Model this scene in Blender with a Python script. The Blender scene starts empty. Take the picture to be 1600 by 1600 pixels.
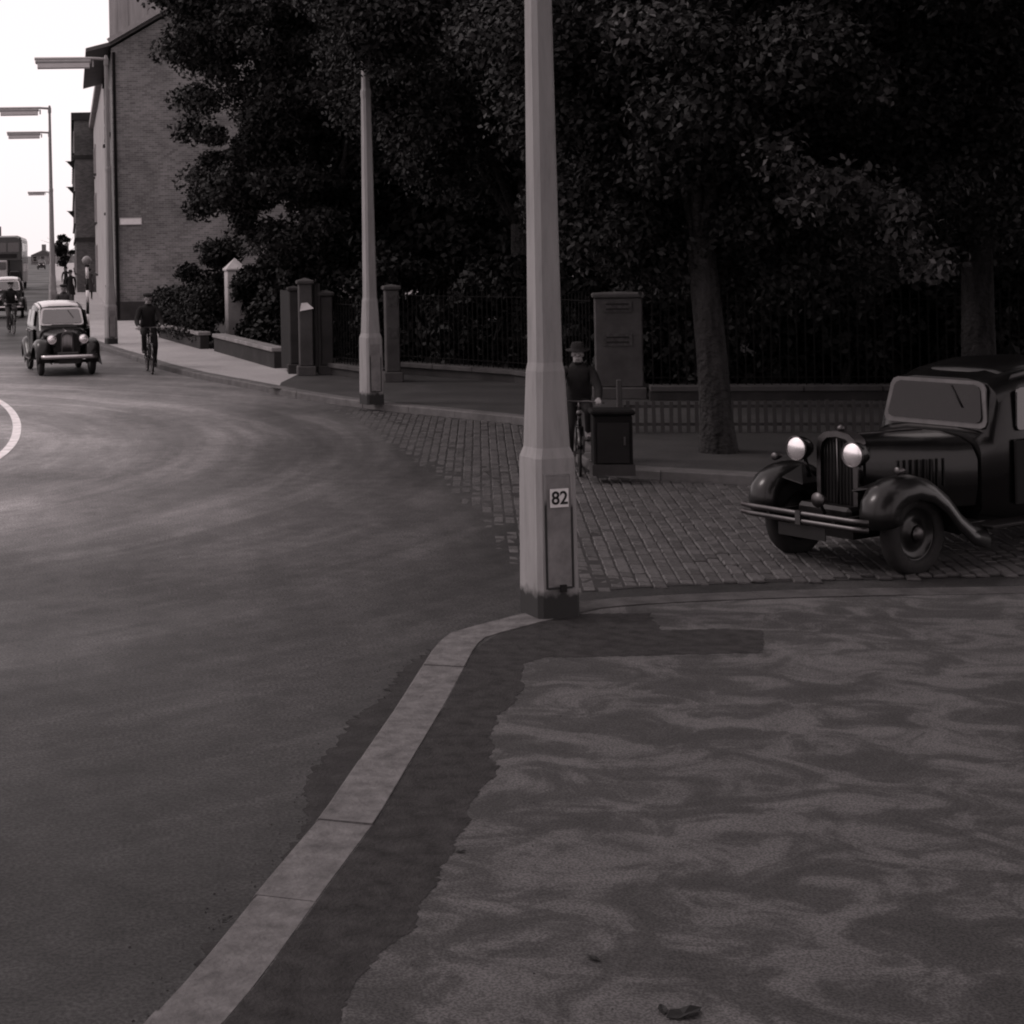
import bpy, bmesh, math, random
import numpy as np
from mathutils import Vector, Matrix, Euler
from mathutils.geometry import tessellate_polygon

random.seed(7)
rng = np.random.default_rng(11)
scene = bpy.context.scene
COL = scene.collection
R = math.radians

# ------------------------------------------------------------------ camera, world, sun, exposure
CAM_H, FPX, PX0, PY0, ROLL = 2.65, 2600.0, 300.0, 394.0, R(1.1)
cam_data = bpy.data.cameras.new('camera')
cam = bpy.data.objects.new('camera', cam_data); COL.objects.link(cam)
cam.location = (0, 0, CAM_H)
cam.rotation_euler = (Matrix.Rotation(R(90), 3, 'X') @ Matrix.Rotation(-ROLL, 3, 'Z')).to_euler()
cam_data.sensor_width = 36.0
cam_data.lens = 36.0 * FPX / 1600.0
cam_data.shift_x = (800 - PX0) / 1600.0
cam_data.shift_y = -(800 - PY0) / 1600.0
cam_data.clip_start = 0.1
cam_data.clip_end = 6000
scene.camera = cam

SUN_AZ, SUN_EL = R(-78), R(44)       # azimuth measured from +Y towards +X (negative: left of the view)
TINT = (1.0, 0.935, 0.95)
world = bpy.data.worlds.new('World'); scene.world = world
world.use_nodes = True
wn = world.node_tree; wn.nodes.clear()
sky = wn.nodes.new('ShaderNodeTexSky'); sky.sky_type = 'NISHITA'; sky.sun_disc = False
sky.sun_elevation = SUN_EL; sky.sun_rotation = SUN_AZ
sky.air_density = 1.0; sky.dust_density = 2.0; sky.ozone_density = 1.0
bw = wn.nodes.new('ShaderNodeRGBToBW')
tin = wn.nodes.new('ShaderNodeMix'); tin.data_type = 'RGBA'; tin.blend_type = 'MULTIPLY'; tin.inputs[0].default_value = 1.0
tin.inputs[7].default_value = (1.0, 0.90, 0.908, 1)
bg = wn.nodes.new('ShaderNodeBackground'); bg.inputs['Strength'].default_value = 0.12
wo = wn.nodes.new('ShaderNodeOutputWorld')
cloud = wn.nodes.new('ShaderNodeMix'); cloud.data_type = 'FLOAT'; cloud.inputs[0].default_value = 0.8   # an even cloud sheet over the clear sky
cloud.inputs[3].default_value = 9.0
wn.links.new(sky.outputs[0], bw.inputs[0]); wn.links.new(bw.outputs[0], cloud.inputs[2]); wn.links.new(cloud.outputs[0], tin.inputs[6])
wn.links.new(tin.outputs[2], bg.inputs['Color']); wn.links.new(bg.outputs[0], wo.inputs[0])

sun_d = bpy.data.lights.new('sun', 'SUN'); sun_d.energy = 0.9; sun_d.angle = R(16); sun_d.color = (1.0, 0.93, 0.91)
sun = bpy.data.objects.new('sun', sun_d); COL.objects.link(sun)
sdir = Vector((math.sin(SUN_AZ) * math.cos(SUN_EL), math.cos(SUN_AZ) * math.cos(SUN_EL), math.sin(SUN_EL)))
sun.rotation_euler = sdir.to_track_quat('Z', 'Y').to_euler(); sun.location = (-20, -10, 30)

scene.view_settings.view_transform = 'Standard'
scene.view_settings.look = 'None'
scene.view_settings.gamma = 1.0
scene.view_settings.use_curve_mapping = False
scene.view_settings.exposure = 0.2
scene.render.engine = 'CYCLES'
scene.cycles.max_bounces = 6
scene.cycles.filter_width = 2.0
scene.cycles.transparent_max_bounces = 6

# ------------------------------------------------------------------ helpers
def ground(px, py, z=0.0):
    """where the line of sight through a photo point meets the level z"""
    a, b = px - PX0, py - PY0
    c, s = math.cos(ROLL), math.sin(ROLL)
    a2, b2 = a * c - b * s, a * s + b * c
    y = (CAM_H - z) * FPX / b2
    return Vector((a2 * y / FPX, y, z))

def G2(px, py, z=0.0):
    p = ground(px, py, z); return (p.x, p.y)

MATS = {}
def mat(name, v, rough=0.8, var=0.0, scale=6.0, bump=0.0, bscale=40.0, metal=0.0, spec=0.2, coat=0.0, detail=6.0, stretch=None, tint=True):
    m = bpy.data.materials.new(name); m.use_nodes = True
    nt = m.node_tree; b = nt.nodes['Principled BSDF']
    col = tuple(v * t for t in TINT) if tint else (v, v, v)
    b.inputs['Base Color'].default_value = (*col, 1)
    b.inputs['Roughness'].default_value = rough
    b.inputs['Metallic'].default_value = metal
    b.inputs['Specular IOR Level'].default_value = spec
    b.inputs['Specular Tint'].default_value = (1.0, .93, .945, 1)
    if coat:
        b.inputs['Coat Weight'].default_value = coat; b.inputs['Coat Roughness'].default_value = 0.08
    tc = nt.nodes.new('ShaderNodeTexCoord')
    src = tc.outputs['Object']
    if stretch:
        mp = nt.nodes.new('ShaderNodeMapping'); mp.inputs['Scale'].default_value = stretch
        nt.links.new(src, mp.inputs[0]); src = mp.outputs[0]
    if var:
        n = nt.nodes.new('ShaderNodeTexNoise'); n.inputs['Scale'].default_value = scale; n.inputs['Detail'].default_value = detail
        n.inputs['Roughness'].default_value = 0.62
        nt.links.new(src, n.inputs['Vector'])
        cr = nt.nodes.new('ShaderNodeValToRGB')
        cr.color_ramp.elements[0].position = 0.3; cr.color_ramp.elements[1].position = 0.7
        cr.color_ramp.elements[0].color = (*[c * (1 - var) for c in col], 1)
        cr.color_ramp.elements[1].color = (*[c * (1 + var) for c in col], 1)
        nt.links.new(n.outputs['Fac'], cr.inputs[0]); nt.links.new(cr.outputs[0], b.inputs['Base Color'])
    if bump:
        n2 = nt.nodes.new('ShaderNodeTexNoise'); n2.inputs['Scale'].default_value = bscale; n2.inputs['Detail'].default_value = 4
        nt.links.new(tc.outputs['Object'], n2.inputs['Vector'])
        bp = nt.nodes.new('ShaderNodeBump'); bp.inputs['Strength'].default_value = bump; bp.inputs['Distance'].default_value = 0.02
        nt.links.new(n2.outputs['Fac'], bp.inputs['Height']); nt.links.new(bp.outputs[0], b.inputs['Normal'])
    MATS[name] = m
    return m

def ramp_node(nt, stops):
    cr = nt.nodes.new('ShaderNodeValToRGB')
    e = cr.color_ramp.elements
    while len(e) < len(stops): e.new(0.5)
    for i, (p, v) in enumerate(stops):
        e[i].position = p; e[i].color = (v * TINT[0], v * TINT[1], v * TINT[2], 1)
    return cr

def obj(name, me, material=None, parent=None, loc=None, rot=None):
    o = bpy.data.objects.new(name, me); COL.objects.link(o)
    if material is not None and me is not None and not me.materials: me.materials.append(material)
    if parent is not None: o.parent = parent
    if loc is not None: o.location = loc
    if rot is not None: o.rotation_euler = rot
    return o

def tag(o, label, cat, group=None):
    o['label'] = label; o['category'] = cat
    if group: o['group'] = group
    return o

def thing(name, label, cat, loc=(0, 0, 0), rz=0.0, group=None):
    o = obj(name, None, loc=loc, rot=(0, 0, rz)); o.empty_display_size = 0.2
    return tag(o, label, cat, group)

def structure(o):
    o['kind'] = 'structure'; return o

def finish(bm, smooth=False, recalc=True):
    if recalc: bmesh.ops.recalc_face_normals(bm, faces=bm.faces)
    me = bpy.data.meshes.new('m'); bm.to_mesh(me); bm.free()
    if smooth:
        for p in me.polygons: p.use_smooth = True
    return me

def add_box(bm, c, s, rot=None, bevel=0.0):
    r = bmesh.ops.create_cube(bm, size=1.0)
    vs = r['verts']
    M = Matrix.Translation(Vector(c)) @ ((Matrix.Rotation(rot, 4, 'Z') if isinstance(rot, (int, float)) else rot.to_4x4()) if rot is not None else Matrix.Identity(4)) @ Matrix.Diagonal((*s, 1))
    bmesh.ops.transform(bm, matrix=M, verts=vs)
    if bevel:
        es = list({e for v in vs for e in v.link_edges})
        bmesh.ops.bevel(bm, geom=es, offset=bevel, segments=1, affect='EDGES', profile=0.5)
    return vs

def box_me(c, s, rot=None, bevel=0.0):
    bm = bmesh.new(); add_box(bm, c, s, rot, bevel); return finish(bm)

def box_obj(name, c, s, m, parent=None, rot=None, bevel=0.0):
    return obj(name, box_me(c, s, rot, bevel), m, parent)

def add_tube(bm, pts, r, n=8, cap=True):
    pts = [Vector(p) for p in pts]
    rs = r if isinstance(r, (list, tuple)) else [r] * len(pts)
    rings = []; prev = None
    for i, p in enumerate(pts):
        d = (pts[min(i + 1, len(pts) - 1)] - pts[max(i - 1, 0)]).normalized()
        if prev is None:
            up = Vector((0, 0, 1)) if abs(d.z) < 0.9 else Vector((1, 0, 0))
            a = d.cross(up).normalized()
        else:
            a = (prev - d * prev.dot(d)).normalized()
        prev = a; b = d.cross(a)
        rings.append([bm.verts.new(p + (a * math.cos(2 * math.pi * k / n) + b * math.sin(2 * math.pi * k / n)) * rs[i]) for k in range(n)])
    for A, B in zip(rings, rings[1:]):
        for k in range(n): bm.faces.new((A[k], A[(k + 1) % n], B[(k + 1) % n], B[k]))
    if cap:
        bm.faces.new(rings[0][::-1]); bm.faces.new(rings[-1])

def tube_me(pts, r, n=8, smooth=True):
    bm = bmesh.new(); add_tube(bm, pts, r, n); return finish(bm, smooth)

def add_lathe(bm, prof, n=24, M=None):
    """profile of (axial, radius) turned round the local X axis"""
    M = M or Matrix.Identity(4)
    rings = []
    for (x, r) in prof:
        if r < 1e-5: rings.append([bm.verts.new(M @ Vector((x, 0, 0)))])
        else: rings.append([bm.verts.new(M @ Vector((x, r * math.cos(2 * math.pi * k / n), r * math.sin(2 * math.pi * k / n)))) for k in range(n)])
    for A, B in zip(rings, rings[1:]):
        for k in range(n):
            k2 = (k + 1) % n
            if len(A) == 1 and len(B) == 1: continue
            if len(A) == 1: bm.faces.new((A[0], B[k2], B[k]))
            elif len(B) == 1: bm.faces.new((A[k], A[k2], B[0]))
            else: bm.faces.new((A[k], A[k2], B[k2], B[k]))

def lathe_me(prof, n=24, M=None, smooth=True):
    bm = bmesh.new(); add_lathe(bm, prof, n, M); return finish(bm, smooth)

def smooth_by_angle(o, ang=40):
    md = o.modifiers.new('split', 'EDGE_SPLIT'); md.split_angle = R(ang)

def sheet_me(poly, z):
    pts = [Vector((p[0], p[1], z)) for p in poly]
    tris = tessellate_polygon([pts])
    me = bpy.data.meshes.new('sheet'); me.from_pydata([tuple(p) for p in pts], [], [tuple(t) for t in tris])
    bm = bmesh.new(); bm.from_mesh(me)
    bmesh.ops.recalc_face_normals(bm, faces=bm.faces)
    for f in bm.faces:
        if f.normal.z < 0: f.normal_flip()
    bm.to_mesh(me); bm.free(); return me

def offset_path(path, d):
    """shift a plan polyline to its left by d"""
    out = []
    n = len(path)
    for i in range(n):
        p = Vector(path[i][:2])
        a = (p - Vector(path[i - 1][:2])).normalized() if i else None
        b = (Vector(path[i + 1][:2]) - p).normalized() if i < n - 1 else None
        t = ((a or b) + (b or a)).normalized()
        nrm = Vector((-t.y, t.x))
        k = 1.0
        if a is not None and b is not None: k = 1.0 / max(0.5, nrm.dot(Vector((-b.y, b.x))))
        out.append(tuple(p + nrm * d * k))
    return out

def resample(path, step):
    """cut a polyline into pieces of about step, each piece a list of points"""
    P = [Vector(p[:2]) for p in path]
    cum = [0.0]
    for a, b in zip(P, P[1:]): cum.append(cum[-1] + (b - a).length)
    L = cum[-1]; n = max(1, round(L / step))
    def at(s):
        for i in range(len(P) - 1):
            if s <= cum[i + 1] + 1e-9:
                t = (s - cum[i]) / max(1e-9, cum[i + 1] - cum[i]); return P[i].lerp(P[i + 1], t)
        return P[-1]
    return at, L, n

def smooth_path(path, it=2):
    P = [Vector(p[:2]) for p in path]
    for _ in range(it):
        Q = [P[0]]
        for a, b in zip(P, P[1:]): Q += [a.lerp(b, .25), a.lerp(b, .75)]
        Q.append(P[-1]); P = Q
    return [tuple(p) for p in P]

# ------------------------------------------------------------------ materials
def asphalt_material():
    m = bpy.data.materials.new('asphalt'); m.use_nodes = True
    nt = m.node_tree; b = nt.nodes['Principled BSDF']; L = nt.links
    tc = nt.nodes.new('ShaderNodeTexCoord')
    def noise(scale, detail, vec, rough=.6):
        n = nt.nodes.new('ShaderNodeTexNoise'); n.inputs['Scale'].default_value = scale; n.inputs['Detail'].default_value = detail; n.inputs['Roughness'].default_value = rough
        L.new(vec, n.inputs['Vector']); return n
    mp = nt.nodes.new('ShaderNodeMapping'); mp.inputs['Rotation'].default_value = (0, 0, R(-35)); mp.inputs['Scale'].default_value = (0.9, 0.16, 1)
    L.new(tc.outputs['Object'], mp.inputs[0])
    ctr = nt.nodes.new('ShaderNodeVectorMath'); ctr.operation = 'SUBTRACT'; ctr.inputs[1].default_value = (-9.5, 23, 0); L.new(tc.outputs['Object'], ctr.inputs[0])
    rad_ = nt.nodes.new('ShaderNodeVectorMath'); rad_.operation = 'LENGTH'; L.new(ctr.outputs[0], rad_.inputs[0])
    sx_ = nt.nodes.new('ShaderNodeSeparateXYZ'); L.new(ctr.outputs[0], sx_.inputs[0])
    at_ = nt.nodes.new('ShaderNodeMath'); at_.operation = 'ARCTAN2'; L.new(sx_.outputs[1], at_.inputs[0]); L.new(sx_.outputs[0], at_.inputs[1])
    pol = nt.nodes.new('ShaderNodeCombineXYZ'); L.new(rad_.outputs['Value'], pol.inputs[0]); L.new(at_.outputs[0], pol.inputs[1])
    streak = noise(1.15, 5, pol.outputs[0], .68); blot = noise(0.16, 4, tc.outputs['Object']); fine = noise(55, 3, tc.outputs['Object'], .7); mid = noise(4.5, 9, tc.outputs['Object'], .75)
    r1 = ramp_node(nt, [(0.38, 0.039), (0.50, 0.050), (0.60, 0.069)]); L.new(streak.outputs[0], r1.inputs[0])
    r2 = ramp_node(nt, [(0.36, 0.72), (0.62, 1.25)]); L.new(blot.outputs[0], r2.inputs[0])
    r3 = ramp_node(nt, [(0.40, 0.55), (0.60, 1.5)]); L.new(fine.outputs[0], r3.inputs[0])
    r4 = ramp_node(nt, [(0.38, 0.80), (0.62, 1.24)]); L.new(mid.outputs[0], r4.inputs[0])
    def mul(a, c):
        x = nt.nodes.new('ShaderNodeMix'); x.data_type = 'RGBA'; x.blend_type = 'MULTIPLY'; x.inputs[0].default_value = 1
        L.new(a, x.inputs[6]); L.new(c, x.inputs[7]); return x.outputs[2]
    for r_ in (r2, r3, r4):
        for e in r_.color_ramp.elements: e.color = (e.color[0], e.color[0], e.color[0], 1)
    # paler ellipse round the middle of the carriageway, darker towards the near kerb
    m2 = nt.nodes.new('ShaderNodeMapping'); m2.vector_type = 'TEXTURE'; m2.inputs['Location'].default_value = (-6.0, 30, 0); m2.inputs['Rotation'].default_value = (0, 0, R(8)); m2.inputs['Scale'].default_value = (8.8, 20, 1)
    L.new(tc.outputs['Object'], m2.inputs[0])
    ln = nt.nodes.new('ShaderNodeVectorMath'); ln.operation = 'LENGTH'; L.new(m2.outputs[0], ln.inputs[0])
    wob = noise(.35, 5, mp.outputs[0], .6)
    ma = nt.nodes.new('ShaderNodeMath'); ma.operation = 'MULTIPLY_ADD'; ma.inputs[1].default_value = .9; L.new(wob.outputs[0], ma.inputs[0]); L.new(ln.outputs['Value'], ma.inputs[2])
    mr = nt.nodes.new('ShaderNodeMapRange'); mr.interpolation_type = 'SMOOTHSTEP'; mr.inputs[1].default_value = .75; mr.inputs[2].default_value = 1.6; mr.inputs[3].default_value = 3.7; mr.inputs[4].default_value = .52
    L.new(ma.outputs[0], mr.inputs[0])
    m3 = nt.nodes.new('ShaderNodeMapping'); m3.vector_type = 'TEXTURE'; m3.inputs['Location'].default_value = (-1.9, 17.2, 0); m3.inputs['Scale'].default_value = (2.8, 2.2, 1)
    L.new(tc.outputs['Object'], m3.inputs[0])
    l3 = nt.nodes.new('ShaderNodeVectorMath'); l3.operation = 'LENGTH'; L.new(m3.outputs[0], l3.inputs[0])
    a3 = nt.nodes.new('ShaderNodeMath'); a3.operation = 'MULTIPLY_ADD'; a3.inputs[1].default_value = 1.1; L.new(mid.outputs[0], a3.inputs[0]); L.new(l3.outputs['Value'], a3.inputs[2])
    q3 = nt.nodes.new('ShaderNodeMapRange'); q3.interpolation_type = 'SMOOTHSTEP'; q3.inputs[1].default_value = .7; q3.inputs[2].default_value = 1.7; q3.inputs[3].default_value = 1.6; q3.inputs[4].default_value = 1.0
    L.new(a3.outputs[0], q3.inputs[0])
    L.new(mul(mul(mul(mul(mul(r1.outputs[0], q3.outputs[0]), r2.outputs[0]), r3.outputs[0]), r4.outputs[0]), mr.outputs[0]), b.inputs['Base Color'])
    rr = ramp_node(nt, [(0.35, 0.68), (0.65, 0.50)])
    for e in rr.color_ramp.elements: e.color = (e.color[0], e.color[0], e.color[0], 1)
    L.new(blot.outputs[0], rr.inputs[0]); L.new(rr.outputs[0], b.inputs['Roughness'])
    bp = nt.nodes.new('ShaderNodeBump'); bp.inputs['Strength'].default_value = 0.22; bp.inputs['Distance'].default_value = 0.008
    L.new(fine.outputs[0], bp.inputs['Height']); L.new(bp.outputs[0], b.inputs['Normal'])
    b.inputs['Specular IOR Level'].default_value = 0.14
    return m

def pavement_material(name, stops, scale=0.9, stretch=(1.6, 0.55, 1), rotz=12, dist=1.6):
    m = bpy.data.materials.new(name); m.use_nodes = True
    nt = m.node_tree; b = nt.nodes['Principled BSDF']; L = nt.links
    tc = nt.nodes.new('ShaderNodeTexCoord')
    mp = nt.nodes.new('ShaderNodeMapping'); mp.inputs['Rotation'].default_value = (0, 0, R(rotz)); mp.inputs['Scale'].default_value = stretch; mp.inputs['Location'].default_value = (3.3, 1.9, 0)
    L.new(tc.outputs['Object'], mp.inputs[0])
    n = nt.nodes.new('ShaderNodeTexNoise'); n.inputs['Scale'].default_value = scale; n.inputs['Detail'].default_value = 12; n.inputs['Roughness'].default_value = .64; n.inputs['Distortion'].default_value = dist
    L.new(mp.outputs[0], n.inputs['Vector'])
    cr = ramp_node(nt, stops); L.new(n.outputs[0], cr.inputs[0])
    f = nt.nodes.new('ShaderNodeTexNoise'); f.inputs['Scale'].default_value = 95; f.inputs['Detail'].default_value = 5
    L.new(tc.outputs['Object'], f.inputs['Vector'])
    fr = nt.nodes.new('ShaderNodeValToRGB'); fr.color_ramp.elements[0].position = .4; fr.color_ramp.elements[1].position = .6
    fr.color_ramp.elements[0].color = (.66, .66, .66, 1); fr.color_ramp.elements[1].color = (1.36, 1.36, 1.36, 1)
    L.new(f.outputs[0], fr.inputs[0])
    x = nt.nodes.new('ShaderNodeMix'); x.data_type = 'RGBA'; x.blend_type = 'MULTIPLY'; x.inputs[0].default_value = 1
    L.new(cr.outputs[0], x.inputs[6]); L.new(fr.outputs[0], x.inputs[7]); L.new(x.outputs[2], b.inputs['Base Color'])
    b.inputs['Roughness'].default_value = .8; b.inputs['Specular IOR Level'].default_value = .15
    bp = nt.nodes.new('ShaderNodeBump'); bp.inputs['Strength'].default_value = 0.3; bp.inputs['Distance'].default_value = 0.01
    L.new(f.outputs[0], bp.inputs['Height']); L.new(bp.outputs[0], b.inputs['Normal'])
    return m

def brick_material(name, v, mortar, bw_=0.225, bh=0.075, axis='X', var=.3):
    m = bpy.data.materials.new(name); m.use_nodes = True
    nt = m.node_tree; b = nt.nodes['Principled BSDF']; L = nt.links
    tc = nt.nodes.new('ShaderNodeTexCoord'); sp = nt.nodes.new('ShaderNodeSeparateXYZ'); cb = nt.nodes.new('ShaderNodeCombineXYZ')
    ad = nt.nodes.new('ShaderNodeMath'); ad.operation = 'ADD'
    L.new(tc.outputs['Object'], sp.inputs[0]); L.new(sp.outputs[0], ad.inputs[0]); L.new(sp.outputs[1], ad.inputs[1])
    L.new(ad.outputs[0], cb.inputs[0]); L.new(sp.outputs[2], cb.inputs[1])
    br = nt.nodes.new('ShaderNodeTexBrick'); br.inputs['Scale'].default_value = 1.0
    br.inputs['Brick Width'].default_value = bw_; br.inputs['Row Height'].default_value = bh; br.inputs['Mortar Size'].default_value = 0.006
    br.inputs['Color1'].default_value = (*[v * (1 - var) * t for t in TINT], 1); br.inputs['Color2'].default_value = (*[v * (1 + var) * t for t in TINT], 1)
    br.inputs['Mortar'].default_value = (*[mortar * t for t in TINT], 1)
    L.new(cb.outputs[0], br.inputs['Vector'])
    n = nt.nodes.new('ShaderNodeTexNoise'); n.inputs['Scale'].default_value = 0.55; n.inputs['Detail'].default_value = 12; n.inputs['Roughness'].default_value = .65
    L.new(tc.outputs['Object'], n.inputs['Vector'])
    cr = nt.nodes.new('ShaderNodeValToRGB'); cr.color_ramp.elements[0].position = .32; cr.color_ramp.elements[1].position = .7
    cr.color_ramp.elements[0].color = (.58, .58, .58, 1); cr.color_ramp.elements[1].color = (1.35, 1.35, 1.35, 1)
    L.new(n.outputs[0], cr.inputs[0])
    x = nt.nodes.new('ShaderNodeMix'); x.data_type = 'RGBA'; x.blend_type = 'MULTIPLY'; x.inputs[0].default_value = 1
    L.new(br.outputs['Color'], x.inputs[6]); L.new(cr.outputs[0], x.inputs[7]); L.new(x.outputs[2], b.inputs['Base Color'])
    b.inputs['Roughness'].default_value = .88
    bp = nt.nodes.new('ShaderNodeBump'); bp.inputs['Strength'].default_value = 0.5; bp.inputs['Distance'].default_value = 0.01; bp.invert = True
    L.new(br.outputs['Fac'], bp.inputs['Height']); L.new(bp.outputs[0], b.inputs['Normal'])
    return m

def leaf_material(name, lo, hi):
    m = bpy.data.materials.new(name); m.use_nodes = True
    nt = m.node_tree; b = nt.nodes['Principled BSDF']; L = nt.links
    g = nt.nodes.new('ShaderNodeNewGeometry')
    cr = ramp_node(nt, [(0.0, lo), (0.8, (lo + hi) / 2), (1.0, hi)])
    L.new(g.outputs['Random Per Island'], cr.inputs[0]); L.new(cr.outputs[0], b.inputs['Base Color'])
    b.inputs['Roughness'].default_value = .6; b.inputs['Specular IOR Level'].default_value = .15
    return m

def concrete_material(name, v, tar_z=0.0):
    m = bpy.data.materials.new(name); m.use_nodes = True
    nt = m.node_tree; b = nt.nodes['Principled BSDF']; L = nt.links
    tc = nt.nodes.new('ShaderNodeTexCoord')
    n = nt.nodes.new('ShaderNodeTexNoise'); n.inputs['Scale'].default_value = 3.0; n.inputs['Detail'].default_value = 8; n.inputs['Roughness'].default_value = .7
    mp = nt.nodes.new('ShaderNodeMapping'); mp.inputs['Scale'].default_value = (3.2, 3.2, .45)
    L.new(tc.outputs['Object'], mp.inputs[0]); L.new(mp.outputs[0], n.inputs['Vector'])
    cr = ramp_node(nt, [(.34, v * .78), (.5, v), (.66, v * 1.14)]); L.new(n.outputs[0], cr.inputs[0])
    f = nt.nodes.new('ShaderNodeTexNoise'); f.inputs['Scale'].default_value = 90; f.inputs['Detail'].default_value = 2
    L.new(tc.outputs['Object'], f.inputs['Vector'])
    out = cr.outputs[0]
    if tar_z:
        sp = nt.nodes.new('ShaderNodeSeparateXYZ'); L.new(tc.outputs['Object'], sp.inputs[0])
        n2 = nt.nodes.new('ShaderNodeTexNoise'); n2.inputs['Scale'].default_value = 9; n2.inputs['Detail'].default_value = 5
        L.new(tc.outputs['Object'], n2.inputs['Vector'])
        ma = nt.nodes.new('ShaderNodeMath'); ma.operation = 'MULTIPLY_ADD'; ma.inputs[1].default_value = -0.22; ma.inputs[2].default_value = 0.11
        L.new(n2.outputs[0], ma.inputs[0])
        ad = nt.nodes.new('ShaderNodeMath'); ad.operation = 'ADD'; L.new(sp.outputs[2], ad.inputs[0]); L.new(ma.outputs[0], ad.inputs[1])
        mr = nt.nodes.new('ShaderNodeMapRange'); mr.inputs[1].default_value = tar_z - .02; mr.inputs[2].default_value = tar_z + .05
        L.new(ad.outputs[0], mr.inputs[0])
        x = nt.nodes.new('ShaderNodeMix'); x.data_type = 'RGBA'; x.inputs[6].default_value = (.014, .0125, .013, 1)
        L.new(mr.outputs[0], x.inputs[0]); L.new(out, x.inputs[7]); out = x.outputs[2]
    L.new(out, b.inputs['Base Color']); b.inputs['Roughness'].default_value = .8
    bp = nt.nodes.new('ShaderNodeBump'); bp.inputs['Strength'].default_value = 0.15; bp.inputs['Distance'].default_value = 0.01
    L.new(f.outputs[0], bp.inputs['Height']); L.new(bp.outputs[0], b.inputs['Normal'])
    return m

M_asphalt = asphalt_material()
M_pave = pavement_material('pavement_asphalt', [(.38, .035), (.48, .045), (.545, .070), (.64, .086)], scale=3.3, stretch=(.7, .85, 1), rotz=25, dist=.95)
M_flags = pavement_material('paving_flags', [(.3, .24), (.5, .30), (.7, .36)], scale=.5, stretch=(1, 1, 1), dist=.3)
M_patch = mat('fresh_tarmac', .027, .9, .45, 9, .6, 60, spec=.12, detail=12)
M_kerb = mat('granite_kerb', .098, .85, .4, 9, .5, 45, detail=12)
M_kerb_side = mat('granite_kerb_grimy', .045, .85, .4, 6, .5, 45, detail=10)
M_kerb_far = mat('granite_kerb_far', .085, .75, .3, 4, .2, 60)
M_sett = mat('granite_sett', .06, .6, .5, 40, .5, 50, spec=.3)
_nt = M_sett.node_tree; _g = _nt.nodes.new('ShaderNodeNewGeometry'); _oi = _nt.nodes.new('ShaderNodeObjectInfo'); _ad = _nt.nodes.new('ShaderNodeMath'); _ad.operation = 'ADD'
_fr = _nt.nodes.new('ShaderNodeMath'); _fr.operation = 'FRACT'; _nt.links.new(_g.outputs['Random Per Island'], _ad.inputs[0]); _nt.links.new(_oi.outputs['Random'], _ad.inputs[1]); _nt.links.new(_ad.outputs[0], _fr.inputs[0])
_mr = _nt.nodes.new('ShaderNodeMapRange'); _mr.inputs[3].default_value = .68; _mr.inputs[4].default_value = 1.22; _nt.links.new(_fr.outputs[0], _mr.inputs[0])
_mx = _nt.nodes.new('ShaderNodeMix'); _mx.data_type = 'RGBA'; _mx.blend_type = 'MULTIPLY'; _mx.inputs[0].default_value = 1
_src = _nt.nodes['Color Ramp'].outputs[0]; _nt.links.new(_src, _mx.inputs[6]); _nt.links.new(_mr.outputs[0], _mx.inputs[7]); _nt.links.new(_mx.outputs[2], _nt.nodes['Principled BSDF'].inputs['Base Color'])
M_bed = mat('sett_joint_bed', .024, .9, .3, 8)
M_white = mat('road_paint', .68, .7, .25, 5, .1, 50)
M_soil = mat('garden_soil', .03, .95, .4, 3, .5, 12)
M_conc = concrete_material('lamp_column_concrete', .215, .17)
M_conc_panel = mat('column_door_paint', .165, .7, .3, 6, .1, 60)
M_lamp_metal = mat('lantern_metal', .28, .5, .1, 5)
M_lamp_glass = mat('lantern_glass', .62, .35, .05, 5)
M_brick = brick_material('brown_brick', .13, .21)
M_brick_dark = brick_material('sooty_brick', .075, .12)
M_stucco = mat('painted_stucco', .3, .8, .18, .8, .1, 20)
M_coping = mat('coping_stone', .2, .85, .3, 3, .3, 25)
M_stone = mat('pale_stone', .055, .85, .3, 2.2, .3, 25)
M_stone_dk = mat('weathered_stone', .028, .88, .35, 2.0, .3, 25)
M_slate = mat('slate', .075, .6, .3, 2.5, .2, 20)
M_verge = mat('verge_stone', .24, .8, .2, 3)
M_chim = mat('chimney_render', .26, .85, .3, 1.4, .2, 15, stretch=(3, 3, .25))
M_timber = mat('painted_timber', .3, .6, .1, 4)
M_dark_timber = mat('dark_timber', .008, .6, .3, 4, .1, 30)
M_win = mat('window_glass', .02, .08, spec=.8)
M_iron = mat('black_iron', .006, .8, .3, 10, spec=.1)
M_bark = mat('bark', .022, .9, .7, 9, 1.0, 14, stretch=(1, 1, .2))
M_bark.node_tree.nodes['Bump'].inputs['Distance'].default_value = .09
M_leaf = leaf_material('leaf', .009, .034)
M_leaf_lit = leaf_material('leaf_lit', .014, .085)  # paler leaf copy, light falling on the crown put into its colour
M_leaf_dark = leaf_material('leaf_dark', .006, .020)
M_paint_black = mat('black_car_paint', .004, .25, .3, 6, coat=.12, spec=.25)
M_paint_dark = mat('dark_car_paint', .007, .3, .3, 6, coat=.15, spec=.25)
M_paint_cream = mat('cream_car_paint', .62, .3, coat=.7, spec=.6)
M_chrome = mat('chrome', .5, .3, .1, 8, metal=1.0)
M_dull_chrome = mat('tarnished_chrome', .085, .42, .2, 8, metal=1.0)
M_rubber = mat('tyre_rubber', .018, .8, .2, 20, .2, 60)
M_grille = mat('grille_dark', .012, .4, .2, 20, metal=.3)
M_lens = mat('headlamp_lens', .9, .22, metal=.85)
M_screen = mat('windscreen_glass', .05, .06, .25, 3, spec=1.0, coat=1.0)
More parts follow.
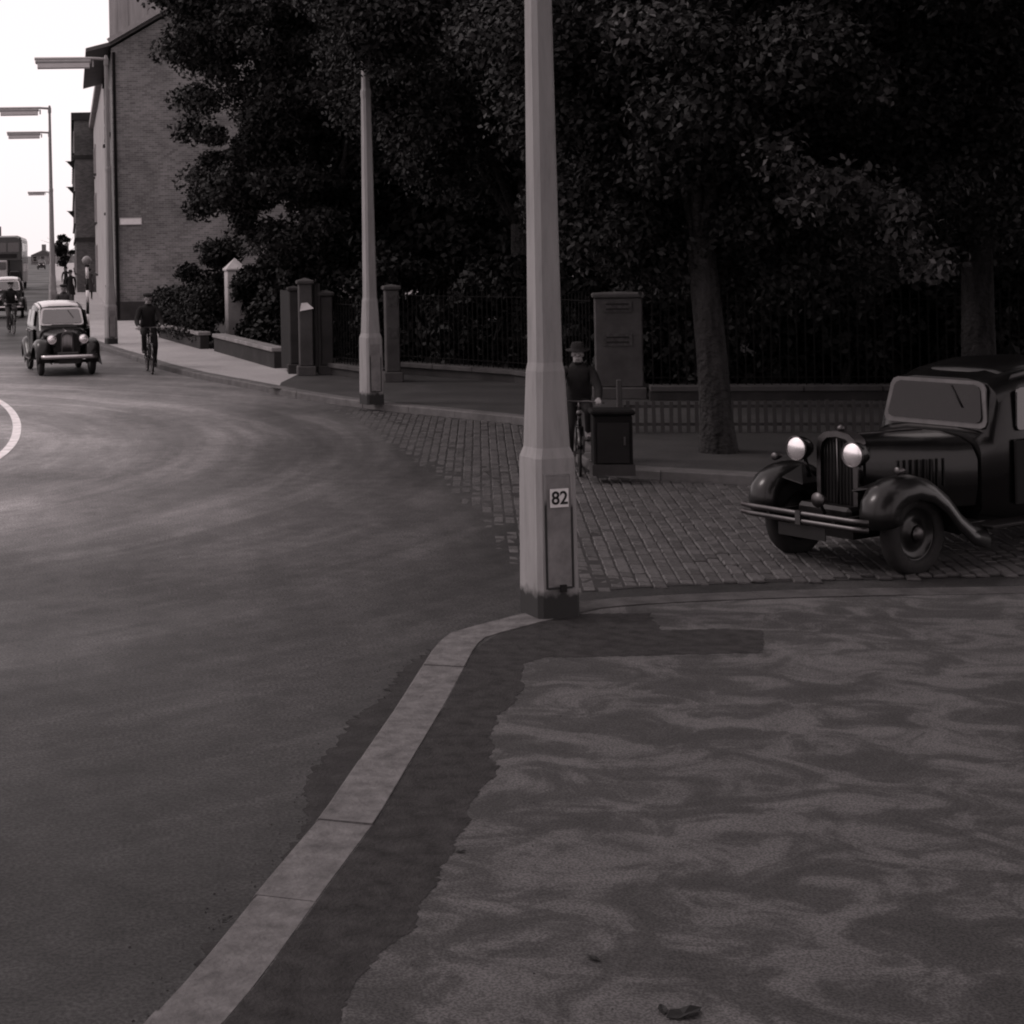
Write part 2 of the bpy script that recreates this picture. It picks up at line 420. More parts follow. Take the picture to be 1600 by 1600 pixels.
M_screen_dk = mat('windscreen_glass_dark', .008, .06, .25, 3, spec=.28)
M_cloth = mat('dark_wool', .013, .95, .3, 12, .2, 40)
M_cloth2 = mat('grey_wool', .05, .95, .3, 12, .2, 40)
M_trouser = mat('black_trousers', .011, .95, .3, 12)
M_skin = mat('skin', .2, .6, .08, 10)
M_shoe = mat('shoe_leather', .03, .4, .2, 10)
M_sock = mat('pale_sock', .34, .9)
M_hair = mat('dark_hair', .02, .6)
M_sign = mat('enamel_white', .66, .35, .08, 6)
M_ink = mat('enamel_black', .012, .5)
M_plate_mid = mat('faded_notice', .05, .7, .5, 14)

# ------------------------------------------------------------------ ground, road, pavements
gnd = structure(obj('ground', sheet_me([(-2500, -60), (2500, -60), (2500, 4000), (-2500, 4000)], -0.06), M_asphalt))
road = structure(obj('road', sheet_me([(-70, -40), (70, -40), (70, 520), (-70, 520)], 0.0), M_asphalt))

KH = 0.12
# near kerb, outer top edge, walked from behind the camera to the corner and into the side street
nk = [(213, 1600), (300, 1508), (419, 1364), (502, 1267), (559, 1184), (620, 1097), (676, 1009), (694, 990), (730, 979), (808, 959), (906, 938), (996, 931), (1100, 926), (1210, 922), (1385, 918), (1600, 914)]
nk = [G2(x, y, KH) for x, y in nk]
d0 = (Vector(nk[0]) - Vector(nk[2])).normalized()
nk = [tuple(Vector(nk[0]) + d0 * 9)] + nk
d1 = (Vector(nk[-1]) - Vector(nk[-4])).normalized()
nk = nk + [tuple(Vector(nk[-1]) + d1 * 25)]
near_path = nk
# far kerb, from the far end of the street towards the camera, round the corner and into the side street
fk = [(154, 545), (200, 560), (250, 577), (300, 590), (375, 605), (455, 621), (525, 632), (600, 642), (700, 652), (815, 664), (868, 690), (905, 726), (940, 744), (1010, 750), (1100, 755), (1186, 760), (1280, 760), (1385, 754), (1600, 744)]
fk = [G2(x, y, 0) for x, y in fk]
far_path = [(-43.3, 500), (-34.6, 400), (-13.4, 155), (-6.9, 78), (-5.7, 63)] + fk
d2 = (Vector(fk[-1]) - Vector(fk[-2])).normalized()
far_path.append(tuple(Vector(fk[-1]) + d2 * 25))

KW = 0.26
near_in = offset_path(near_path, -KW)
far_in = offset_path(far_path, KW)
near_pav = structure(obj('pavement', sheet_me(near_in + [(60, -30), (near_in[0][0] - 12, -30)], KH - .006), M_pave))
far_pav = structure(obj('far_pavement', sheet_me(far_in + [(60, 500)], KH - .006), M_flags))

def kerb_stones(path, width, side, step, z, parent, m, ymax=1e9):
    at, L, n = resample(path, step)
    s = 0.0; i = 0
    while s < L - 0.05:
        ln = step * random.uniform(.88, 1.12); e = min(L, s + ln)
        if L - e < .3: e = L
        k = 4
        gap = .003
        cl = [at(s + gap + (e - s - 2 * gap) * t / k) for t in range(k + 1)]
        if min(c.y for c in cl) > ymax or max(c.y for c in cl) < 2.0: s = e; continue
        inn = offset_path(cl, width * side)
        dz = random.uniform(-.004, .004); jit = random.uniform(-.006, .006)
        bm = bmesh.new()
        rows = []
        for (o_, i_) in zip(cl, inn):
            o_, i_ = Vector(o_), Vector(i_); t = (i_ - o_).normalized(); o2 = o_ + t * jit
            rows.append([bm.verts.new((*(o2), -.05)), bm.verts.new((*(o2 + t * .004), z + dz - .02)), bm.verts.new((*(o2 + t * .022), z + dz)), bm.verts.new((*i_, z + dz)), bm.verts.new((*i_, -.05))])
        for A, B in zip(rows, rows[1:]):
            for q in range(4): bm.faces.new((A[q], B[q], B[q + 1], A[q + 1]))
        bm.faces.new(rows[0]); bm.faces.new(rows[-1][::-1])
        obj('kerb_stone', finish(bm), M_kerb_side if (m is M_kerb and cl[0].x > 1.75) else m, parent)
        s = e; i += 1

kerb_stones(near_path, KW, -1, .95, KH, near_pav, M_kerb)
kerb_stones(far_path[1:], KW, 1, 1.1, KH, far_pav, M_kerb_far, ymax=90)

split = [tuple(Vector(p)) for p in far_in if p[0] > 1.45 and p[1] < 31]
tar = [G2(455, 590, KH), G2(440, 597, KH), G2(436, 603, KH), G2(418, 606.5, KH)] + split + [(60, 22.6), (30, 22.9), (17, 25.4), (10.9, 26.6), (7.2, 27.4), (6.2, 31.2), (4.2, 34.1), G2(470, 582, KH)]
M_tar = pavement_material('worn_tarmac', [(.3, .030), (.5, .040), (.7, .056)], scale=.8, stretch=(1, 1, 1), dist=.3)
structure(obj('tarmac_footway', sheet_me(tar, KH - .001), M_tar))

# tarmac reinstatement along the near kerb and beside the lamp column
inner = [G2(x, y, KH) for x, y in [(345, 1600), (458, 1440), (546, 1322), (637, 1182), (716, 1051), (742, 990), (800, 975), (906, 958)]]
outer = [(906, 958), (1015, 957), (1034, 983), (1120, 982), (1188, 984), (1196, 1000), (1190, 1019), (1000, 1023), (850, 1026), (818, 1036), (817, 1075), (800, 1098), (778, 1118), (770, 1150), (764, 1182), (776, 1196), (772, 1214), (752, 1230), (738, 1250), (726, 1290), (700, 1340), (682, 1384), (655, 1408), (640, 1452), (590, 1490), (562, 1528), (548, 1560), (525, 1600), (470, 1700)]
outer = [G2(x, y, KH) for x, y in outer]
fine = []
for a, b in zip(outer, outer[1:]):
    a, b = Vector(a), Vector(b); k = max(1, int((b - a).length / .028))
    for t in range(k):
        p = a.lerp(b, t / k); q_ = len(fine)
        wv = .010 * math.sin(q_ * .17) + .008 * math.sin(q_ * .47 + 1) + random.gauss(0, .008)
        fine.append((p.x + wv, p.y + wv * .5 + random.uniform(-.012, .012)))
fine.append(outer[-1])
first = near_in[0]
inner_edge = [p for p in near_in if p[1] < 10.5 and p[0] < 2.2]
patch_poly = [tuple(Vector(p) + Vector((.006, -.003))) for p in inner_edge[1:]] + [inner[-2], inner[-1]] + fine[1:]
patch_poly = [(inner_edge[0][0] + .2, 3.2)] + patch_poly + [(outer[-1][0], 3.2)]
structure(obj('tarmac_patch', sheet_me(patch_poly, KH - .0042), M_patch))

# damp silt in the gutter below the near kerb
gp_ = [p for p in near_path if p[1] < 11.2 and p[0] < 2.2 and p[1] > 3.5]
at_s, L_s, _n = resample(gp_, 1)
ks = [at_s(L_s * k / 160) for k in range(161)]
so = []
for k, (q, o_) in enumerate(zip(ks, offset_path(ks, .01))):
    n_ = (Vector(o_) - q).normalized(); u = k / 160
    wd = .05 + .20 * max(0, math.sin(math.pi * min(1, max(0, (u - .25) / .75)))) + .03 * math.sin(k * .09) + .014 * math.sin(k * .23 + 2) + random.gauss(0, .02)
    so.append(tuple(q + n_ * max(.015, wd)))
structure(obj('gutter_silt', sheet_me([tuple(q) for q in ks] + so[::-1], .003), mat('damp_silt', .0245, .85, .4, 7, .4, 60, detail=12, spec=.15)))

# garden soil behind the boundary wall
WALL_R = [(4.03, 33.8), (6.05, 30.8), (6.94, 27.0), (10.8, 26.2), (17.0, 25.0), (30, 22.5)]
WALL_L = [ground(255, 527, KH), ground(320, 545, KH), ground(437, 575, KH)]
soil = [(0.2, 62), (WALL_L[0].x + .3, WALL_L[0].y), (WALL_L[1].x + .2, WALL_L[1].y), (WALL_L[2].x + .15, WALL_L[2].y + .1), (4.2, 34.0), (6.2, 31), (7.1, 27.2), (10.9, 26.4), (17, 25.2), (30, 22.8), (58, 22), (58, 90), (10, 90)]
structure(obj('garden_soil', sheet_me(soil, KH + .004), M_soil))

# painted white arc on the carriageway
arc = smooth_path([G2(x, y) for x, y in [(-60, 606), (-25, 616), (0, 627), (18, 642), (27, 660), (26, 680), (18, 696), (2, 712), (-25, 728), (-70, 742)]], 2)
ai, ao = offset_path(arc, -.065), offset_path(arc, .065)
structure(obj('road_marking', sheet_me(ai + ao[::-1], .006), M_white))

# ------------------------------------------------------------------ setts of the side street
sp = [(470, 626), (525, 634), (600, 644), (700, 654), (810, 666), (862, 692), (900, 730), (938, 748), (1010, 753), (1100, 758), (1186, 763), (1280, 763), (1385, 757), (1600, 748), (1600, 900), (1385, 906), (1210, 910), (1100, 914), (996, 919), (906, 926), (815, 944), (800, 920), (770, 870), (735, 815), (680, 762), (620, 715), (550, 665)]
spw = [G2(x, y) for x, y in sp]
EDGE = [Vector(G2(x, y)) for x, y in [(830, 950), (815, 944), (800, 920), (770, 870), (735, 815), (680, 762), (620, 715), (550, 665), (470, 626), (440, 618)]]
def edge_dist(p):
    best = 99
    for a, b in zip(EDGE, EDGE[1:]):
        ab = b - a; t = max(0, min(1, (p - a).dot(ab) / ab.length_squared)); best = min(best, (p - a - ab * t).length)
    return best
bed_in = [G2(x, y) for x, y in [(560, 640)] + sp[2:20] + [(906, 922), (880, 880), (850, 830), (800, 772), (735, 720), (650, 674)]]
paving = structure(obj('sett_paving', sheet_me(bed_in, .004), M_bed))
def inside(p, poly):
    r = False; j = len(poly) - 1
    for i in range(len(poly)):
        a, b = poly[i], poly[j]
        if (a[1] > p[1]) != (b[1] > p[1]) and p[0] < (b[0] - a[0]) * (p[1] - a[1]) / (b[1] - a[1]) + a[0]: r = not r
        j = i
    return r
dr = Vector((-.17, -.985)).normalized(); pr = Vector((-dr.y, dr.x)) * 1.0
pr = Vector((.985, -.17)).normalized()
cells = []
c0 = Vector((5, 18))
for i in range(-130, 130):
    w = .108
    off = random.uniform(0, .24)
    s = -16 + off
    while s < 16:
        ln = random.uniform(.13, .2)
        c = c0 + pr * (i * w) + dr * (s + ln / 2)
        if inside((c.x, c.y), spw):
            e = edge_dist(c) * random.uniform(.75, 1.25)
            if e > .12: cells.append((c, w, ln, max(-.03, min(0, (e - 2.3) * .0128))))
        s += ln
def add_sett(bm, hw, hl, h, M):
    b = .010; j = lambda a=.006: random.uniform(-a, a)
    lo = [bm.verts.new(M @ Vector((x * hw, y * hl, .0))) for x, y in ((-1, -1), (1, -1), (1, 1), (-1, 1))]
    mi = [bm.verts.new(M @ Vector((x * hw + j(.003), y * hl + j(.003), h - .012))) for x, y in ((-1, -1), (1, -1), (1, 1), (-1, 1))]
    hi = [bm.verts.new(M @ Vector((x * (hw - b) + j(.003), y * (hl - b) + j(.003), h + j(.003)))) for x, y in ((-1, -1), (1, -1), (1, 1), (-1, 1))]
    for A, B in ((lo, mi), (mi, hi)):
        for k in range(4): bm.faces.new((A[k], A[(k + 1) % 4], B[(k + 1) % 4], B[k]))
    bm.faces.new(hi)
ang = math.atan2(pr.y, pr.x)
vis = sorted(cells, key=lambda c: c[0].y if (c[0].x / c[0].y < .5 and c[0].x / c[0].y > .24) else 99)
near_setts, rest = vis[:300], vis[300:]
variants = []
for k in range(6):
    bm = bmesh.new(); add_sett(bm, .0505 + random.uniform(-.003, .002), .115, .022, Matrix.Identity(4)); me = finish(bm); me.materials.append(M_sett); variants.append(me)
for (c, w, ln, sink) in near_setts:
    o = obj('sett', random.choice(variants), None, paving, (c.x, c.y, .004 + sink + random.uniform(-.003, .003)), (random.uniform(-.05, .05), random.uniform(-.03, .03), ang + random.uniform(-.035, .035)))
    o.scale = (1, (ln - .012) / .23, 1)
bm = bmesh.new()
for (c, w, ln, sink) in rest:
    add_sett(bm, .0505 + random.uniform(-.004, .002), ln / 2 - .005, .022 + random.uniform(-.003, .003), Matrix.Translation((c.x, c.y, .004 + sink)) @ Matrix.Rotation(ang + random.uniform(-.02, .02), 4, 'Z'))
o = obj('setts', finish(bm), M_sett, paving); o['kind'] = 'stuff'

# ------------------------------------------------------------------ buildings
def prism(poly_xz, y0, y1):
    bm = bmesh.new()
    A = [bm.verts.new((x, y0, z)) for x, z in poly_xz]; B = [bm.verts.new((x, y1, z)) for x, z in poly_xz]
    bm.faces.new(A); bm.faces.new(B[::-1])
    for i in range(len(A)): bm.faces.new((A[i], A[(i + 1) % len(A)], B[(i + 1) % len(A)], B[i]))
    return finish(bm)

def plan_block(poly_xy, z0, z1):
    bm = bmesh.new()
    A = [bm.verts.new((x, y, z0)) for x, y in poly_xy]; B = [bm.verts.new((x, y, z1)) for x, y in poly_xy]
    bm.faces.new(A[::-1]); bm.faces.new(B)
    for i in range(len(A)): bm.faces.new((A[i], A[(i + 1) % len(A)], B[(i + 1) % len(A)], B[i]))
    return finish(bm)

def window(parent, p, t, n, w, h, fm=None, depth=.10):
    """sash window on a wall: p centre of the wall face, t along the wall, n outwards"""
    p, t, n = Vector(p), Vector(t).normalized(), Vector(n).normalized()
    rot = Matrix((t, n, Vector((0, 0, 1)))).transposed()
    bm = bmesh.new(); f = .09
    for (cx, cz, sx, sz) in ((-w / 2 + f / 2, 0, f, h), (w / 2 - f / 2, 0, f, h), (0, h / 2 - f / 2, w - 2 * f, f), (0, -h / 2 + f / 2, w - 2 * f, f), (0, 0, w - 2 * f, .05)):
        add_box(bm, p + t * cx + n * .03 + Vector((0, 0, cz)), (sx, .09, sz), rot)
    fr = obj('window', finish(bm), fm or M_timber, parent)
    bm = bmesh.new(); add_box(bm, p + n * .012, (w - .1, .02, h - .1), rot); obj('pane', finish(bm), M_win, fr)
    bm = bmesh.new(); add_box(bm, p + n * .07 + Vector((0, 0, -h / 2 - .06)), (w + .2, .17, .1), rot); obj('sill', finish(bm), M_stone, fr)
    return fr

# brick end house: gable facing the camera, street front on its left
h1 = thing('brick_house', 'tall brown brick house with plain gable wall beside the trees', 'house', (0, 0, KH))
x0, x1, y0h, y1h, eave = -2.92, 7.6, 63.0, 77.0, 10.3
FRONT_T = Vector((-.073, 1, 0)).normalized(); FRONT_N = Vector((-1, -.073, 0)).normalized()
xf = lambda y: x0 - .073 * (y - 63)
xm = (x0 + x1) / 2; ridge = eave + (xm - x0) * .56
bm = bmesh.new()
fp = [(x0, y0h), (x1, y0h), (x1, y1h), (xf(y1h), y1h)]
lo = [bm.verts.new((x, y, 0)) for x, y in fp]; hi = [bm.verts.new((x, y, eave)) for x, y in fp]
rg0 = bm.verts.new((xm, y0h, ridge)); rg1 = bm.verts.new((xm, y1h, ridge))
bm.faces.new((lo[0], lo[1], hi[1], rg0, hi[0])); bm.faces.new((lo[1], lo[2], hi[2], hi[1])); bm.faces.new((lo[2], lo[3], hi[3], rg1, hi[2])); bm.faces.new((lo[3], lo[0], hi[0], hi[3]))
bm.faces.new((hi[0], rg0, rg1, hi[3])); bm.faces.new((rg0, hi[1], hi[2], rg1))
obj('wall', finish(bm), M_brick, h1)
bm = bmesh.new()
for sx, xe in ((-1, x0), (1, x1)):
    over = .95 if sx < 0 else .5
    e = (xe + sx * over, eave - over * .30 + .16); k = (xe, eave + .10); r_ = (xm, ridge + .10)
    for (pa, pb) in ((e, k), (k, r_)):
        A = [bm.verts.new((pa[0], y0h - .12, pa[1])), bm.verts.new((pb[0], y0h - .12, pb[1])), bm.verts.new((pb[0] + (sx < 0) * (xf(y1h) - x0) * (pb[0] != xm), y1h, pb[1])), bm.verts.new((pa[0] + (sx < 0) * (xf(y1h) - x0), y1h, pa[1]))]
        B = [bm.verts.new(v.co + Vector((0, 0, .14))) for v in A]
        bm.faces.new(A); bm.faces.new(B)
        for i in range(4): bm.faces.new((A[i], A[(i + 1) % 4], B[(i + 1) % 4], B[i]))
rf = obj('roof', finish(bm), M_slate, h1)
bm = bmesh.new()
p0, p1 = Vector((x0 - .1, y0h - .2, eave + .26)), Vector((xm, y0h - .2, ridge + .30))
add_box(bm, (p0 + p1) / 2, ((p1 - p0).length, .2, .16), Matrix.Rotation(-math.atan2(p1.z - p0.z, p1.x - p0.x), 3, 'Y'))
obj('verge_coping', finish(bm), M_verge, rf)
bm = bmesh.new()
add_box(bm, (x0 - .5, 70, eave - .06), (.16, 14, .14), R(4.2)); obj('gutter', finish(bm), M_iron, rf)
# broad chimney stack rising behind the verge
ch = box_obj('chimney', (-1.35, 66.4, 12.6), (3.5, 1.2, 6.0), M_chim, rf)
for xx, hh in ((-2.55, 6.05), (-1.35, 5.9), (-.2, 6.02)):
    box_obj('flue_rib', (xx, 65.76, 12.6), (.38, .1, hh), M_chim, ch)
box_obj('drain_pipe', (x0 + .10, y0h - .06, 5.1), (.11, .11, 10.1), M_iron, h1)
box_obj('plinth', (xm, y0h - .05, .35), (x1 - x0 - .01, .1, .7), M_stone_dk, h1)
for yy in (66.5, 70, 73.5):
    for zz in (2.0, 5.2, 8.2):
        window(h1, (xf(yy), yy, zz), FRONT_T, FRONT_N, 1.1, 1.7)
# street name plate on the gable
np_ = thing('street_nameplate', 'small pale street nameplate fixed on the brick gable', 'sign', (0, y0h - .03, KH))
box_obj('plate', (-2.3, 0, (396 - 346) / 41.3 + 2.53), (.85, .04, .27), M_sign, np_)
bm = bmesh.new(); zc = (396 - 346) / 41.3 + 2.53
for (cx, cz, sx, sz) in ((0, .12, .83, .02), (0, -.12, .83, .02), (-.41, 0, .02, .22), (.41, 0, .02, .22)):
    add_box(bm, (-2.3 + cx, -.023, zc + cz), (sx, .01, sz))
obj('border', finish(bm), M_lamp_metal, np_)

# stucco house next along the street
h2 = thing('stucco_house', 'pale stucco house with dark slate roof beyond the brick gable', 'house', (0, 0, KH))
y2a, y2b = 77.1, 111.0
poly = [(xf(y2a), y2a), (9, y2a), (9, y2b), (xf(y2b), y2b)]
obj('wall', plan_block(poly, 0, 10.9), M_stucco, h2)
bm = bmesh.new()
A = [(xf(y2a) - .28, y2a), (9.2, y2a), (9.2, y2b), (xf(y2b) - .28, y2b)]
obj('cornice', plan_block(A, 10.9, 11.25), M_stucco, h2)
bm = bmesh.new()
lo = [bm.verts.new((x, y, 11.25)) for x, y in [(xf(y2a) - .2, y2a + .02), (9, y2a + .02), (9, y2b - .02), (xf(y2b) - .2, y2b - .02)]]
hi = [bm.verts.new((x, y, 13.4)) for x, y in [(xf(y2a) + 1.8, y2a + .02), (7, y2a + .02), (7, y2b - .02), (xf(y2b) + 1.8, y2b - .02)]]
bm.faces.new(hi); bm.faces.new(lo[::-1])
for i in range(4): bm.faces.new((lo[i], lo[(i + 1) % 4], hi[(i + 1) % 4], hi[i]))
obj('roof', finish(bm), M_slate, h2)
for yy in (103.0, 107.5):
    for zz in (2.2, 5.4, 8.4): window(h2, (xf(yy), yy, zz), FRONT_T, FRONT_N, 1.1, 1.8)

# darker terrace further down, standing forward of the stucco house
h3 = thing('dark_terrace', 'tall sooty terrace block standing forward at the far bend', 'house', (0, 0, KH))
y3a, y3b = 111.2, 165
xg = lambda y: -7.72 - .0729 * (y - 111.2)
obj('wall', plan_block([(xg(y3a), y3a), (4, y3a), (4, y3b), (xg(y3b), y3b)], 0, 11.5), M_brick_dark, h3)
obj('cornice', plan_block([(xg(y3a) - .18, y3a - .15), (4, y3a - .15), (4, y3b), (xg(y3b) - .18, y3b)], 11.5, 12.0), M_stone_dk, h3)
for zz in (3.4, 8.9): obj('string_course', plan_block([(xg(y3a) - .1, y3a - .1), (xf(y3a) - .02, y3a - .1), (xf(y3a) - .02, y3a), (xg(y3a) - .0, y3a), (xg(y3b), y3b), (xg(y3b) - .1, y3b)], zz, zz + .25), M_stone_dk, h3)
for yy in np.arange(114, 162, 4.2):
    for zz in (2.0, 5.4, 7.6, 10.2): window(h3, (xg(yy), yy, zz), FRONT_T, FRONT_N, 1.1, 1.5)
for i, (yy, zz) in enumerate(((113.0, 8.6), (116.5, 7.0), (120.0, 5.4))):
    s_ = thing('hanging_sign', ['uppermost', 'middle', 'lowest'][i] + ' small dark bracket sign jutting from the sooty terrace', 'sign', (xg(yy), yy, KH + zz), 0, 'bracket signs on the terrace')
    obj('bracket', tube_me([(0.02, 0, .25), (-.62, 0, .25)], .025, 6), M_iron, s_)
    bm = bmesh.new(); v = [bm.verts.new(q) for q in ((-.05, -.03, .23), (-.55, -.03, .23), (-.12, -.03, -.25), (-.05, .03, .23), (-.55, .03, .23), (-.12, .03, -.25))]
    bm.faces.new(v[:3]); bm.faces.new(v[3:]); 
    for a, b in ((0, 1), (1, 2), (2, 0)): bm.faces.new((v[a], v[b], v[b + 3], v[a + 3]))
    obj('board', finish(bm), M_dark_timber, s_)

# distant houses closing the street
def far_house(label, xa, xb, y, h, nch):
    t = thing('distant_house', label, 'house', (0, y, 0), 0, 'distant houses closing the street')
    obj('wall', plan_block([(xa, 0), (xb, 0), (xb, 9), (xa, 9)], 0, h), M_brick, t)
    r_ = obj('roof', prism([(xa - .2, h), (xb + .2, h), ((xa + xb) / 2, h + (xb - xa) * .22)], -.3, 9.3), M_slate, t)
    for k in range(nch):
        x = xa + (xb - xa) * (k + .5) / nch; hh = h + (xb - xa) * .22
        box_obj('chimney', (x, 4, hh - .3), (1.2, .9, 3.8), M_brick, r_)
    for k in range(3):
        for zz in [z_ for z_ in (1.6, 4.6) if z_ + .95 < h]: window(t, (xa + (xb - xa) * (k + .5) / 3, 0, zz), (1, 0, 0), (0, -1, 0), 1.2, 1.6)
far_house('distant gabled house with chimneys above the bus roof', -57, -46.5, 420, 6.2, 2)
far_house('low distant house at the street end right of the bus', -45.5, -38.8, 470, 2.6, 1)
far_house('farthest small house at the street end beside the lamp column', -48, -40.5, 560, 3.4, 2)

# ------------------------------------------------------------------ boundary walls, piers, railings
def wall_run(name, label, pts, h, th, m, coping_m, rail=None, gap=.13):
    t = thing(name, label, 'wall', (0, 0, KH - .01))
    for i, (a, b) in enumerate(zip(pts, pts[1:])):
        a, b = Vector(a[:2]), Vector(b[:2]); d = b - a; L = d.length; an = math.atan2(d.y, d.x)
        c = (a + b) / 2
        box_obj('wall_face', (c.x, c.y, h / 2), (L, th, h), m, t, an)
        n = max(1, round(L / 1.2))
        for k in range(n):
            q = a + d * ((k + .5) / n)
            box_obj('coping_stone', (q.x, q.y, h + .045), (L / n - .008, th + .1, .09), coping_m, t, an, .012)
    return t

def railings(label, pts, z0, top, gap=.13):
    t = thing('iron_railings', label, 'railings', (0, 0, KH - .01))
    bar = None
    for a, b in zip(pts, pts[1:]):
        a, b = Vector(a[:2]), Vector(b[:2]); d = b - a; L = d.length; an = math.atan2(d.y, d.x); c = (a + b) / 2
        for z in (z0 + .12, top - .16): box_obj('rail', (c.x, c.y, z), (L - .01, .035, .012), M_iron, t, an)
        n = int(L / gap)
        for k in range(n):
            q = a + d * ((k + .5) / n)
            if q.x / q.y > .56: continue
            if bar is None:
                bm = bmesh.new(); add_tube(bm, [(0, 0, z0), (0, 0, top - .1), (0, 0, top)], [.011, .011, .003], 5); bar = finish(bm); bar.materials.append(M_iron)
            obj('bar', bar, None, t, (q.x, q.y, 0))
    return t

wall_run('garden_wall', 'low dark wall with pale coping under the clipped hedge', WALL_L[:2], .36, .24, M_stone_dk, M_coping)
wall_run('garden_wall', 'low wall with pale coping between white pier and gateway', [WALL_L[1] + Vector((.35, -.95, 0)), WALL_L[2]], .36, .24, M_stone_dk, M_coping)
wall_run('plinth_wall', 'very low stone plinth wall left of the near lamp column', [(4.2, 33.55), (6.05, 30.8), (6.7, 28.0)], .16, .3, M_stone_dk, M_stone)
wall_run('plinth_wall', 'very low stone plinth wall right of the notice pier', [(7.35, 26.9), (10.8, 26.2), (17, 25.0)], .16, .3, M_stone_dk, M_stone)
railings('black iron railings between gate piers and near lamp column', [(4.2, 33.55), (6.05, 30.8), (6.7, 28.0)], .25, 1.75)
railings('black iron railings behind the leaning tree trunk', [(7.35, 26.9), (10.8, 26.2), (17, 25.0)], .25, 1.75)

def pier(name, label, loc, w, h, cap, m, capm=None, rz=0.0, d=None):
    t = thing(name, label, 'pillar', (loc[0], loc[1], KH - .01), rz)
    d = d or w
    box_obj('base', (0, 0, .1), (w + .1, d + .1, .2), m, t, None, .02)
    box_obj('shaft', (0, 0, .2 + (h - .2) / 2), (w, d, h - .2), m, t, None, .02)
    bm = bmesh.new()
    add_box(bm, (0, 0, h + .04), (w + .08, d + .08, .08), None, .02)
    v = [bm.verts.new((sx * (w / 2 + .01), sy * (d / 2 + .01), h + .08)) for sx, sy in ((-1, -1), (1, -1), (1, 1), (-1, 1))]
    tp = bm.verts.new((0, 0, h + .08 + cap)); bm.faces.new(v[::-1])
    for k in range(4): bm.faces.new((v[k], v[(k + 1) % 4], tp))
    obj('capstone', finish(bm), capm or m, t)
    return t

p = ground(369, 527, KH); p = p * 1.0
pier('stone_pier', 'white stone pier with capstone standing behind the garden wall', (p.x * 46 / p.y, 46), .52, 2.0, .28, mat('limewashed_stone', .42, .85, .3, 2.5), None, R(8))
p = ground(461, 583, KH); pier('gate_pier', 'dark gate pier with its left side against the garden wall', (p.x, p.y), .20, 1.7, .03, M_stone_dk)
p = ground(479, 586, KH); gp = pier('gate_pier', 'paler gate pier with a scrap of white paper', (p.x, p.y), .28, 1.85, .05, M_stone)
bm = bmesh.new(); v = [bm.verts.new(q) for q in ((-.12, -.005, 0), (.16, -.035, .05), (.03, -.008, .17), (-.09, -.006, .16))]; bm.faces.new(v)
pp = obj('paper_scrap', finish(bm), M_sign, None, (p.x, p.y - .145, KH + 1.30)); tag(pp, 'torn scrap of white paper stuck on the gate pier', 'paper')
md = pp.modifiers.new('thick', 'SOLIDIFY'); md.thickness = .004
p = ground(511, 585, KH); pier('gate_pier', 'grey gate pier right of the dark gateway', (p.x, p.y), .26, 1.6, .04, M_stone_dk)
p = ground(614, 596, KH); pr_ = pier('gate_pier', 'square stone pier behind second lamp column with dark panels', (p.x, p.y), .27, 1.75, .03, M_stone)
for zz in (1.55, .95): box_obj('panel', (0, -.145, zz), (.17, .02, .2), M_plate_mid, pr_)
pq = ground(520, 585, KH); pe = ground(604, 595, KH)
wall_run('plinth_wall', 'short stone plinth between two gate piers', [(pq.x + .05, pq.y), (pe.x - .15, pe.y)], .16, .26, M_stone_dk, M_stone)
railings('short run of black railings left of second lamp column', [(pq.x + .05, pq.y), (pe.x - .15, pe.y)], .25, 1.6)
# dark boarded gate leaves
def gate(label, a, b, h):
    a, b = Vector(a), Vector(b); d = b - a; an = math.atan2(d.y, d.x); L = d.length
    t = thing('timber_gate', label, 'gate', (a.x, a.y, KH), an)
    n = max(3, int(L / .12))
    for k in range(n): box_obj('board', ((k + .5) * L / n, 0, h / 2 + .05), (L / n - .008, .03, h - random.uniform(0, .02)), M_dark_timber, t)
    for z in (.35, h - .25): box_obj('rail', (L / 2, .03, z), (L - .02, .028, .1), M_dark_timber, t)
a = ground(441, 578, KH); b = ground(454, 581, KH); gate('narrow dark timber gate at the end of the garden wall', (a.x, a.y), (b.x, b.y), 1.65)
a = ground(489, 586, KH); b = ground(503, 586, KH); gate('narrow black timber gate between two piers', (a.x, a.y), (b.x, b.y), 1.8)
# broad pier with two faded notices by the near lamp column
npier = pier('notice_pier', 'broad pale pier with two faded notices behind the cyclist in a hat', (6.98, 27.35), .76, 1.66, .02, M_stone, None, R(-12), .4)
for zz, hh in ((1.52, .17), (.98, .2)):
    nb = box_obj('notice', (-.02, -.215, zz), (.46, .02, hh), M_plate_mid, npier)
    for k in range(2): box_obj('lettering', (-.02, -.228, zz + (.04 if k else -.04)), (.36, .006, .028), M_ink, nb)

# street cabinet by the far kerb
p = ground(961, 741, KH)
cb = thing('street_cabinet', 'low black metal street cabinet on the far kerb corner', 'cabinet', (p.x, p.y + .12, KH - .01), R(-8))
box_obj('plinth', (0, 0, .06), (.46, .36, .12), M_stone_dk, cb)
box_obj('case', (0, 0, .38), (.42, .32, .56), M_iron, cb, None, .015)
box_obj('lid', (0, 0, .69), (.48, .38, .06), M_iron, cb, None, .02)
box_obj('door', (0, -.165, .36), (.34, .012, .44), M_dark_timber, cb)
box_obj('handle', (.12, -.18, .38), (.02, .02, .09), M_dull_chrome, cb)

